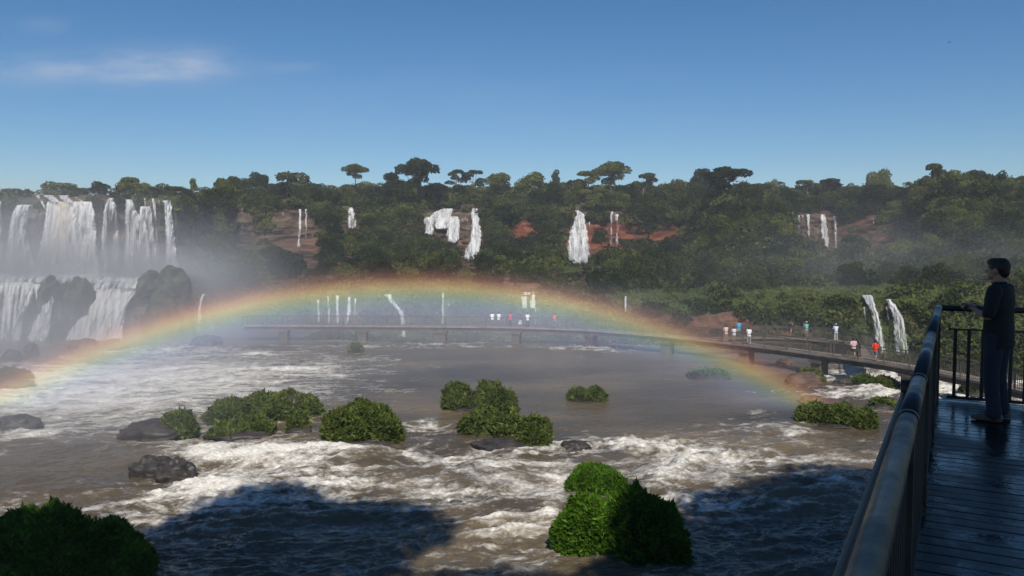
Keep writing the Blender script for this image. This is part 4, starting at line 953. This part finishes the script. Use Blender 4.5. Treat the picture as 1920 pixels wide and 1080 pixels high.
    b = mb.build('body', M['skin'], root); remesh(b, .007 if detail else vox, 3)
    # hair or cap
    mb = MB(); mb.ball(hc + vec(0, -.020, .032), (.084, .102, .098), 18); mb.ball(hc + vec(0, -.062, -.01), (.068, .055, .085), 14)
    if detail: mb.loft([(hc + vec(0, .0, .07), vec(.078, 0, 0), vec(0, .10, 0)), (hc + vec(0, .0, .105), vec(.074, 0, 0), vec(0, .096, 0)), (hc + vec(0, -.005, .128), vec(.045, 0, 0), vec(0, .06, 0))], 16)
    hr = mb.build('hair', M[hairc], root); remesh(hr, .010, 3)
    if cap:
        mb = MB(); mb.ball(hc + vec(0, -.01, .065), (.088, .105, .075), 16); mb.loft([(hc + vec(0, .06, .045), vec(.07, 0, 0), vec(0, .03, .004)), (hc + vec(0, .12, .040), vec(.06, 0, 0), vec(0, .03, .004))], 12); mb.build('cap', cap, root)
    # upper garment
    mb = MB(); k = 1.0
    mb.loft([(vec(0, -.005, .80), vec(.185, 0, 0), vec(0, .135, 0)), (vec(0, -.005, .95), vec(.180, 0, 0), vec(0, .132, 0)), (vec(0, 0, 1.15), vec(.175, 0, 0), vec(0, .125, 0)), (vec(0, -.005, 1.33), vec(.195, 0, 0), vec(0, .125, 0)),
             (vec(0, -.01, 1.42), vec(.17, 0, 0), vec(0, .105, 0)), (vec(0, -.01, 1.475), vec(.085, 0, 0), vec(0, .075, 0))], 18, sup=2.3)
    for q in 'LR':
        a_, b_ = J['sh' + q], J['el' + q]
        limb(mb, [a_ + vec(0, 0, -.005), a_ * .45 + b_ * .55, a_ * .12 + b_ * .88] if sleeves == 'short' else [a_, b_], [.072, .064, .060] if sleeves == 'short' else [.072, .058], 12)
        if sleeves == 'long': limb(mb, [b_, b_ * .15 + J['ha' + q] * .85], [.056, .040], 12)
    if detail: mb.loft([(vec(0, -.01, 1.46), vec(.072, 0, 0), vec(0, .066, 0)), (vec(0, -.005, 1.51), vec(.066, 0, 0), vec(0, .062, 0))], 16)
    u_ = mb.build('shirt', shirt, root); remesh(u_, .009 if detail else vox, 5)
    mb = MB(); mb.loft([(vec(0, 0, .98), vec(.155, 0, 0), vec(0, .112, 0)), (vec(0, 0, .86), vec(.172, 0, 0), vec(0, .125, 0)), (vec(0, 0, .78), vec(.15, 0, 0), vec(0, .11, 0))], 16)
    for q in 'LR':
        if shorts: limb(mb, [J['hip' + q], J['hip' + q] * .2 + J['kn' + q] * .8], [.098, .086], 12)
        else:
            limb(mb, [J['hip' + q], J['kn' + q]], [.096, .074], 14); limb(mb, [J['kn' + q], J['kn' + q] * .4 + J['an' + q] * .6, J['an' + q] + vec(0, -.005, -.01)], [.074, .068, .066], 14)
            if detail: mb.tube([J['an' + q] + vec(0, 0, .06), J['an' + q] + vec(0, .0, -.035)], [.070, .078], 14)
    tr = mb.build('shorts' if shorts else 'trousers', legs, root); remesh(tr, .010 if detail else vox, 4)
    for q in 'LR':
        mb = MB(); a_ = J['an' + q]; z0 = a_[2] - .09
        mb.loft([(vec(a_[0], a_[1] - .075, z0 + .045), vec(.030, 0, 0), vec(0, 0, .040)), (vec(a_[0], a_[1] - .03, z0 + .055), vec(.040, 0, 0), vec(0, 0, .055)), (vec(a_[0], a_[1] + .06, z0 + .045), vec(.045, 0, 0), vec(0, 0, .045)),
                 (vec(a_[0], a_[1] + .15, z0 + .034), vec(.046, 0, 0), vec(0, 0, .034)), (vec(a_[0], a_[1] + .20, z0 + .028), vec(.030, 0, 0), vec(0, 0, .022))], 14, sup=2.6)
        mb.build('shoe', M['shoe'], root)
    if detail:
        for q in (-1, 1): mb = MB(); mb.ball(hc + vec(q * .032, .078, .010), .012, 10); mb.build('eye', cloth('eye_white', (.6, .58, .55), .3), root)
        mb = MB()
        for q in (-1, 1): mb.loft([(vec(q * .012, .055 - .0, 1.46) + vec(0, 0, .0), vec(.03, 0, 0), vec(0, .012, .02)), (vec(q * .05, .05, 1.49), vec(.02, 0, 0), vec(0, .012, .02))], 8)
        mb.build('collar', shirt, root)
    return root
PPL = [ # px, feet row, kind, label, rz, pose, shirt, legs, shorts, cap
 (923,609.5,'m','person in a white top facing the falls, first in the group under the rainbow',.2,'rail','white',(.85,.82,.82),'grey_shorts',(.20,.19,.20),True),
 (935,610,'m','person in a white shirt beside the first one at the footbridge railing',-.4,'rail','white',(.8,.8,.82),'grey_shorts',(.2,.19,.2),True),
 (957,610.5,'m','person in a crimson top under the rainbow on the footbridge',.6,'rail','crimson',(.62,.06,.10),'dark_trousers',(.05,.05,.07),False),
 (989,611.5,'m','person in a white top and dark trousers under the square cascade',-.2,'photo','white',(.8,.8,.8),'dark_trousers',(.05,.05,.07),False),
 (1040,613,'m','person in a coral red top standing apart on the footbridge',.9,'rail','coral',(.72,.14,.12),'blue_shorts',(.10,.16,.35),True),
 (1361,640,'m','person in a pale pink top at the footbridge railing by the rainbow leg',.3,'rail','pink',(.75,.48,.45),'tan_shorts',(.35,.22,.16),True),
 (1376,640,'m','short person in a whitish top between the pink and blue ones',0.,'rail','offwhite',(.68,.62,.64),'tan_shorts',(.35,.22,.16),True),
 (1385,634,'p','person in a bright blue top on the lookout loop',.2,'rail','sky_blue',(.06,.36,.62),'white_shorts',(.7,.7,.7),True),
 (1404,644,'m','person in a plain white top with grey trousers right of the blue one',-.3,'rail','white',(.85,.85,.83),'grey_trousers',(.30,.29,.27),False),
 (1481,636,'p','person in a black top with raised arms on the lookout loop',-1.2,'photo','black_top',(.025,.025,.03),'tan_shorts',(.4,.24,.17),True),
 (1512,634.5,'p','person in a teal top taking a photo on the lookout loop',.4,'photo','teal',(.12,.48,.42),'tan_shorts',(.42,.22,.14),True),
 (1567,640,'p','person in a pale blue shirt and grey trousers at the end of the lookout',.1,'photo','pale_blue',(.62,.68,.80),'pale_grey',(.45,.45,.43),False),
 (1600,668,'m','person in a pinkish striped top walking away along the footbridge',-.4,'walk','rose',(.62,.42,.42),'black_shorts',(.03,.03,.035),True),
 (1641,674,'m','person in a bright red shirt and blue shorts nearest on the footbridge',-.9,'walk','bright_red',(.80,.05,.02),'blue_shorts2',(.12,.2,.32),True),
]
for px, fy, where, lab, rz, pose, sn, sc_, ln, lc, sh in PPL:
    p = PZ(px, fy, DECK_Z); d = p / np.linalg.norm(p[:2]); d[2] = 0
    if where == 'm':        # stand on the middle of the deck
        row = np.interp(px, [a for a, _ in MAIN], [b for _, b in MAIN]); p = PZ(px, row, DECK_Z); off = .75; p = p + d * off
    else:
        row = np.interp(px, [1338,1420,1500,1560,1592], [636,632,634.5,639,645]); p = PZ(px, row, DECK_Z) + d * .7
    capm = cloth('cream_cap', (.7, .66, .55)) if px in (1512, 1567) else None
    person(lab, p, rz, 1.62 if px == 1376 else 1.72, cloth(sn, sc_), cloth(ln, lc), sh, 'hair', pose, cap=capm, group='visitors on the footbridge')
# white bag on the deck
p = PZ(975, 611, DECK_Z); d = p / np.linalg.norm(p[:2]); mb = MB()
mb.loft([(vec(0, 0, .0), vec(.20, 0, 0), vec(0, .14, 0)), (vec(0, 0, .25), vec(.24, 0, 0), vec(0, .17, 0)), (vec(0, 0, .5), vec(.2, 0, 0), vec(0, .13, 0)), (vec(0, 0, .62), vec(.1, 0, 0), vec(0, .06, 0))], 14, sup=2.5)
o = mb.build('rucksack', cloth('white_cloth', (.8, .8, .8)), None, True, (p[0] + d[0] * .5, p[1] + d[1] * .5, DECK_Z)); tag(o, 'plump white bag standing on the footbridge deck among the people', 'bag')

# ------------------------------------------------------------------ near walkway
CO = vec(4.8, 8.97, 9.75); ax_a = vec(-.485, -.875, 0); ax_a /= np.linalg.norm(ax_a); ax_b = vec(-ax_a[1], ax_a[0], 0)     # a: back along the left rail, b: to the right along the end rail
UPV = vec(0, 0, 1.)
def DK(a, b, z=0.0): return ax_a * a + ax_b * b + UPV * z
def deck_material():
    m, t, out = new_mat('wet_deck_boards'); b = t.nodes.new('ShaderNodeBsdfPrincipled'); v = coords(t)
    g = t.nodes.new('ShaderNodeNewGeometry')
    n = tnoise(t, v, 1.3, 4.0, .6, .4); n2 = tnoise(t, v, 14.0, 4.0, .6)
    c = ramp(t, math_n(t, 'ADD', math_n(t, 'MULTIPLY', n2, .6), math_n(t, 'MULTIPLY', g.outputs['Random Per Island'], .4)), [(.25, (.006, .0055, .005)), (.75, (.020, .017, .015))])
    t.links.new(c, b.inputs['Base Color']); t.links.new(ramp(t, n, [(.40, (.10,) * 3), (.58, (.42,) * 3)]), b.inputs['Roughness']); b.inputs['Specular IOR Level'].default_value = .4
    bp = t.nodes.new('ShaderNodeBump'); bp.inputs['Strength'].default_value = .35; bp.inputs['Distance'].default_value = .01; t.links.new(n2, bp.inputs['Height']); t.links.new(bp.outputs[0], b.inputs['Normal'])
    t.links.new(b.outputs[0], out.inputs[0]); return m
M['deck'] = deck_material()
def rail_material():
    m, t, out = new_mat('worn_metal_rail'); b = t.nodes.new('ShaderNodeBsdfPrincipled'); v = coords(t)
    n = tnoise(t, v, 3.0, 6.0, .65, .3); n2 = tnoise(t, v, 30.0, 3.0)
    t.links.new(ramp(t, n, [(.3, (.022, .020, .019)), (.5, (.030, .028, .026)), (.7, (.040, .037, .035))]), b.inputs['Base Color'])
    t.links.new(ramp(t, n, [(.4, (.55,) * 3), (.6, (.28,) * 3)]), b.inputs['Roughness']); t.links.new(ramp(t, n, [(.42, (.15,) * 3), (.6, (.35,) * 3)]), b.inputs['Metallic'])
    bp = t.nodes.new('ShaderNodeBump'); bp.inputs['Strength'].default_value = .3; bp.inputs['Distance'].default_value = .004; t.links.new(n2, bp.inputs['Height']); t.links.new(bp.outputs[0], b.inputs['Normal'])
    t.links.new(b.outputs[0], out.inputs[0]); return m
M['rail'] = rail_material(); M['bar'] = simple_mat('painted_iron', (.030, .028, .026), .55, .3, 9.0)
org = CO.copy()
walk = empty('walkway_deck', org); tag(walk, 'wet dark plank deck of the near walkway under the standing man', 'walkway')
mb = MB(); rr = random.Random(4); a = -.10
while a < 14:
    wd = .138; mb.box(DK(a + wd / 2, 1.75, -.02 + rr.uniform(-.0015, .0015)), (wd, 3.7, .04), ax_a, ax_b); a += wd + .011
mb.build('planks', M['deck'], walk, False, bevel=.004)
mb = MB()
for b_ in (.02, 1.75, 3.4): mb.box(DK(7, b_, -.19), (14.4, .12, .28), ax_a, ax_b)
mb.box(DK(-.22, 1.75, -.15), (.1, 3.7, .26), ax_a, ax_b); mb.build('joists', M['bar'], walk, False)
for a_ in (1.5, 6.0, 10.5):
    for b_ in (.3, 3.2):
        mb = MB(); mb.tube([DK(a_, b_, -12.5), DK(a_, b_, -.335)], .16, 14); mb.build('pile', M['dark_concrete'], walk)
side = empty('side_railing', org); tag(side, 'long worn pipe railing running from the lower edge to the walkway corner', 'railing')
end = empty('end_railing', org); tag(end, 'railing across the end of the walkway in front of the standing man', 'railing')
H = 1.05
mb = MB(); mb.tube([DK(0.05, -.0, H + .0), DK(3.2, 0, H)], .037, 20); mb.build('handrail', M['rail'], side)
mb = MB(); mb.tube([DK(3.2, 0, H), DK(3.24, 0, H)], .041, 20); mb.tube([DK(6.6, 0, H), DK(6.64, 0, H)], .041, 20); mb.tube([DK(5.55, 0, H), DK(5.60, 0, H)], .041, 20); mb.build('pipe_coupling', M['rail'], side)
mb = MB(); mb.tube([DK(3.24, 0, H), DK(5.55, 0, H)], .037, 20); mb.tube([DK(5.6, 0, H), DK(6.6, 0, H)], .037, 20); mb.tube([DK(6.64, 0, H), DK(13.5, 0, H)], .037, 20); mb.build('handrail', M['rail'], side)
arc = [DK(.05 - .05 * math.sin(t_), .05 * (1 - math.cos(t_)) - 0.0, H - 0) for t_ in np.linspace(0, math.pi / 2, 6)]
mb = MB(); mb.tube(arc + [DK(0, 3.4, H)], [.037, .036, .035, .034, .033, .033, .033], 18); mb.build('handrail', M['rail'], end)
mb = MB(); mb.box(DK(7, 0, .86), (13.6, .012, .045), ax_a, ax_b); mb.build('upper_bar', M['bar'], side, False)
mb = MB(); mb.box(DK(7, 0, .08), (13.6, .012, .045), ax_a, ax_b); mb.build('lower_bar', M['bar'], side, False)
mb = MB(); mb.box(DK(0, 1.75, .815), (.012, 3.3, .020), ax_a, ax_b); mb.build('upper_bar', M['bar'], end, False)
mb = MB(); mb.box(DK(0, 1.75, .05), (.012, 3.3, .035), ax_a, ax_b); mb.build('lower_bar', M['bar'], end, False)
mb = MB(); mb.box(DK(0, 0, .47), (.008, .034, .78), ax_b, ax_a); bar_s = mb.mesh('baluster', [M['bar']], False)
mb = MB(); mb.box(DK(0, 0, .432), (.012, .034, .76), ax_a, ax_b); bar_e = mb.mesh('baluster', [M['bar']], False)
a = .20
while a < 12.8: link('baluster', bar_s, side, DK(a, 0)); a += .135
b_ = .17
while b_ < 3.3: link('baluster', bar_e, end, DK(0, b_)); b_ += .133
mb = MB(); mb.box((0, 0, .50), (.07, .05, 1.0), ax_a, ax_b); post = mb.mesh('post', [M['bar']], False)
for a_ in (.10, 2.2, 4.4, 6.6, 8.8, 11.0): link('post', post, side, DK(a_, 0))
link('post', post, end, DK(0, 2.4))
mb = MB(); mb.tube([DK(5.45, -.07, .97), DK(12.5, -.07, .97)], .014, 10); mb.box(DK(5.5, -.05, .99), (.035, .07, .1), ax_a, ax_b); mb.box(DK(9, -.05, .99), (.035, .07, .1), ax_a, ax_b); mb.build('conduit', M['bar'], side)

# the man
mp_ = PZ(1872, 789, 9.75)
man = person('dark-haired man in a dark shirt, jeans and sneakers holding a small camera at the railing', mp_ + vec(0, .05, .003), R(44), 1.61,
             cloth('navy_shirt', (.012, .013, .018)), cloth('denim', (.022, .030, .050)), pose='man', detail=True)
man.scale = (man.scale[0] * 1.24, man.scale[1] * 1.06, man.scale[2])
mb = MB(); mb.box((0, 0, 0), (.12, .030, .068)); mb.tube([(0, .01, 0), (0, .045, 0)], .024, 14)
cm = mb.build('compact_camera', M['black_plastic'], None, False); cm.scale = (.85,) * 3
md = Matrix.Rotation(R(44), 3, 'Z') @ Vector((0, .325, 1.235)); cm.location = Vector(mp_) + Vector((0, .05, 0)) + md * (1.61 / 1.75); cm.rotation_euler = (0, 0, R(44)); tag(cm, 'small dark camera held in both hands by the standing man', 'camera')

# ------------------------------------------------------------------ wooded bank behind the walkway, whose crowns throw the shade on deck and river
X, Y = np.meshgrid(np.linspace(-60, 60, 60), np.linspace(-60, 0.5, 40), indexing='xy')
hb = np.clip((-Y - 1) * 1.1, 0, 10) + 1.0 * fbm(X * .1, Y * .1, 0, 3) - 1.5
me = mesh_np('bank', np.stack([X, Y, hb], -1).reshape(-1, 3), grid_quads(40, 60), {'red': 0 * X, 'green': 0 * X + 1}, mats=[M['terrain']]); tag(link('riverbank', me), kind='structure')
def shade_tree(label, x, y, top, r, seed, lobes=9, per=300, flat=.42):
    rng = np.random.RandomState(seed); z0 = 6.0; root = empty('bank_tree', (x, y, z0)); tag(root, label, 'tree', 'trees on the near bank')
    L = []; hh = top - z0
    for k in range(lobes):
        a = k * 2.399; q = r * .66 * math.sqrt((k + .3) / lobes)
        L.append(((q * math.cos(a), q * math.sin(a), hh - r * .45 + rng.uniform(-.15, .12) * r), (r * .42, r * .42, r * flat * .8)))
    Vs, Qs, n0 = [], [], 0
    for c, rr_ in L:
        p, d = blob_points(c, rr_, int(per * rr_[0] ** 2), rng, .25, .45, -1.0); V, Q = leaf_cards(p, d, .34, rng, 1.6); Vs.append(V); Qs.append(Q + n0); n0 += len(V)
    link('crown', mesh_np('bank_crown', np.concatenate(Vs), np.concatenate(Qs), smooth=False, mats=[M['canopy']]), root)
    mb = MB(); mb.tube([(0, 0, -2), (0, 0, 0), (.2, 0, hh * .5), (.3, .1, hh * .8)], [.7, .55, .42, .3], 10)
    for c, _ in L[::2]: mb.tube([(.25, .05, hh * .6), np.asarray(c) * .5 + vec(.1, 0, hh * .35), c], [.22, .15, .06], 6)
    mb.build('trunk', M['bark'], root)
shade_tree('tree on the near bank shading the river in the lower left', -5.6, -3.0, 37.5, 7.6, 1)
shade_tree('tree on the near bank shading the rapids below the walkway', 19.5, -1.5, 38.0, 8.9, 2, 14)
shade_tree('slimmer tree on the near bank shading the right flank of the near islet', 11.2, -4.6, 35.0, 5.6, 12, 8)
shade_tree('tree on the near bank arching over the railing', 3.5, -8.5, 33.0, 7.4, 3)
shade_tree('tree on the near bank shading the end of the walkway', 9.5, -10.5, 29.5, 7.2, 4)
shade_tree('tree on the near bank furthest back from the water', 2.0, -17.5, 30.5, 7.2, 5)
shade_tree('tree on the near bank shading the corner islet', -14.5, -6.6, 34.5, 7.0, 6)
shade_tree('tree on the near bank behind the right end of the deck', 15.0, -13.5, 31.0, 7.5, 7)
shade_tree('tall tree on the near bank at the right', 27.5, -3.0, 39.0, 8.0, 8, 10)
shade_tree('tree on the near bank low over the walkway start', 9.0, -4.5, 24.5, 5.5, 9)
shade_tree('tree on the near bank behind the railing', -3.0, -12.0, 27.5, 6.5, 10)

# ------------------------------------------------------------------ rainbow: bow and inner veil painted as emission on a see-through shell
def rainbow():
    antis = -to_sun; e1 = np.cross(antis, UPV); e1 /= np.linalg.norm(e1); e2 = np.cross(e1, antis)
    if e2[2] < 0: e2 = -e2
    nT, nR = 220, 30; th = np.linspace(R(-75), R(75), nT); ra = np.linspace(R(36.8), R(44.1), nR)
    V = []; S = []
    for side_ in (0, 1):
        T, RA = np.meshgrid(th, ra, indexing='ij')
        d = antis * np.cos(RA)[..., None] + (e2 * np.cos(T)[..., None] + e1 * np.sin(T)[..., None]) * np.sin(RA)[..., None]
        dist = 53.0 + side_ * .5; p = CAM + d * (dist / np.maximum(d[..., 1], .2))[..., None]; V.append(p.reshape(-1, 3)); S.append(((RA - ra[0]) / (ra[-1] - ra[0])).ravel())
    Q = grid_quads(nT, nR); n0 = nT * nR; Q2 = Q[:, ::-1] + n0
    rim = []
    for i in range(nT - 1):
        for j in (0, nR - 1):
            a, b = i * nR + j, (i + 1) * nR + j; rim.append([a, b, b + n0, a + n0] if j else [b, a, a + n0, b + n0])
    for i in (0, nT - 1):
        for j in range(nR - 1):
            a, b = i * nR + j, i * nR + j + 1; rim.append([a, b, b + n0, a + n0])
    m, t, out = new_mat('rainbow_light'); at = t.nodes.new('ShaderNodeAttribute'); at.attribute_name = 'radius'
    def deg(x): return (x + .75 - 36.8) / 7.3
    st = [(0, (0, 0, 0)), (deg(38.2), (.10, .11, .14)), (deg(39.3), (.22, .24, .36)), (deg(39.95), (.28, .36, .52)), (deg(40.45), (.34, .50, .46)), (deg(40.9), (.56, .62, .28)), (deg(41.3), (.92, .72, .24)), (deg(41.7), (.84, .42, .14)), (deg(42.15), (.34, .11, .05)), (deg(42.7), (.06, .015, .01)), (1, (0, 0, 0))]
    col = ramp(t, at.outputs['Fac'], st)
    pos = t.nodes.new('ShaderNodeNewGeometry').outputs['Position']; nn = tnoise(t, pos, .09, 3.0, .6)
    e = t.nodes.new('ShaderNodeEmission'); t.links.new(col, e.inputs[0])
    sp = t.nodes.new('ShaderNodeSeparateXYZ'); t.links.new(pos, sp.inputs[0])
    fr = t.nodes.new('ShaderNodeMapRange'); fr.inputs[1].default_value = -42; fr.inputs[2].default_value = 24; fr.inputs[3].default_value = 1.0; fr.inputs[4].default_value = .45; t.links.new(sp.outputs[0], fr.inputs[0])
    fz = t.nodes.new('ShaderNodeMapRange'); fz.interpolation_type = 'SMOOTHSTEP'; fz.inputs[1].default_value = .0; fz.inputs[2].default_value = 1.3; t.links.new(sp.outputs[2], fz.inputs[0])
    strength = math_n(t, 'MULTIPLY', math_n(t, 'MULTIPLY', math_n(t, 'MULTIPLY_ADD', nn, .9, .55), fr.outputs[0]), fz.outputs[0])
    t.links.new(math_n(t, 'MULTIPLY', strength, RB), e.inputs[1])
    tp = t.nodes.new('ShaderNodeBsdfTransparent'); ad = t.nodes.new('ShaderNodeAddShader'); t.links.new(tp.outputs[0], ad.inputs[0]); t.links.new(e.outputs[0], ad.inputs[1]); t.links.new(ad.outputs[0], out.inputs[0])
    me = mesh_np('rainbow', np.concatenate(V), np.concatenate([Q, Q2, np.array(rim)]), {'radius': np.concatenate(S)}, mats=[m])
    tag(link('rainbow', me), 'broad soft rainbow arching in the spray over the river and footbridge', 'rainbow')
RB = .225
rainbow()

# bird shape added for what is only a dark speck
mb = MB(); mb.tube([(-.22, 0, 0), (0, 0, .02), (.2, 0, 0)], [.03, .07, .03], 8, round_ends=True); b = P(1780, 79, 150.)
bd = mb.build('bird', M['bar'], None, True, b); tag(bd, 'tiny dark speck shaped as a bird high in the blue sky on the right', 'bird')
for q in (-1, 1):
    mb = MB(); mb.loft([(vec(0, q * .05, .03), vec(.10, 0, 0), vec(0, 0, .01)), (vec(-.02, q * .3, .12), vec(.08, 0, 0), vec(0, 0, .008)), (vec(-.08, q * .58, .04), vec(.02, 0, 0), vec(0, 0, .004))], 8); mb.build('wing', M['bar'], bd)

# ------------------------------------------------------------------ spray and haze
def volume(name, lo, hi, density, fn=None, label=None, col=(.93, .95, 1.0), aniso=0.0):
    mb = MB(); lo, hi = np.asarray(lo, float), np.asarray(hi, float); mb.box((lo + hi) / 2, hi - lo)
    m, t, out = new_mat(name); v = t.nodes.new('ShaderNodeVolumePrincipled'); v.inputs['Color'].default_value = (*col, 1); v.inputs['Anisotropy'].default_value = aniso
    if fn: t.links.new(fn(t), v.inputs['Density'])
    else: v.inputs['Density'].default_value = density
    t.links.new(v.outputs[0], out.inputs['Volume']); o = mb.build(name, m, None, False); tag(o, label, kind='stuff'); return o
def puff(c, r, dens, nscale=.06):
    """a soft cloud of spray: ellipsoid, thinning outward and torn by noise"""
    mb = MB(); mb.ball((0, 0, 0), r, 22); m, t, out = new_mat('spray'); v = t.nodes.new('ShaderNodeVolumePrincipled'); v.inputs['Color'].default_value = (.95, .96, 1, 1); v.inputs['Anisotropy'].default_value = 0.0
    o_ = coords(t, 'Object', tuple(1 / q for q in r)); ln = t.nodes.new('ShaderNodeVectorMath'); ln.operation = 'LENGTH'; t.links.new(o_, ln.inputs[0])
    fall = t.nodes.new('ShaderNodeMapRange'); fall.interpolation_type = 'SMOOTHERSTEP'; fall.inputs[1].default_value = .97; fall.inputs[2].default_value = .05; fall.inputs[3].default_value = 0; fall.inputs[4].default_value = 1; t.links.new(ln.outputs['Value'], fall.inputs[0])
    pos = t.nodes.new('ShaderNodeNewGeometry').outputs['Position']; n = tnoise(t, pos, nscale, 3.0, .6)
    k = math_n(t, 'MAXIMUM', math_n(t, 'MULTIPLY_ADD', n, 2.4, -.55), 0.0)
    t.links.new(math_n(t, 'MULTIPLY', math_n(t, 'MULTIPLY', fall.outputs[0], k), dens), v.inputs['Density']); t.links.new(v.outputs[0], out.inputs['Volume'])
    o = mb.build('spray_mist', m, None, True, c); return tag(o, kind='stuff')
puff((-70, 116, 5), (52, 24, 22), .075)
puff(P(130, 508, 119), (34, 11, 7), .22)
puff(P(300, 520, 118), (13, 9, 5), .12)
puff(P(90, 640, 99), (32, 11, 7), .13)
puff((-52, 84, 3), (52, 38, 17), .028)
puff((-42, 48, 1.5), (36, 28, 10), .048)
puff((-8, 80, 0), (62, 42, 11), .015)
puff((-10, 128, 0), (52, 22, 10), .02)
puff((70, 150, 6), (60, 30, 16), .010)
HAZE = volume('haze', (-900, -70, -24), (900, 3600, 46), .0004)
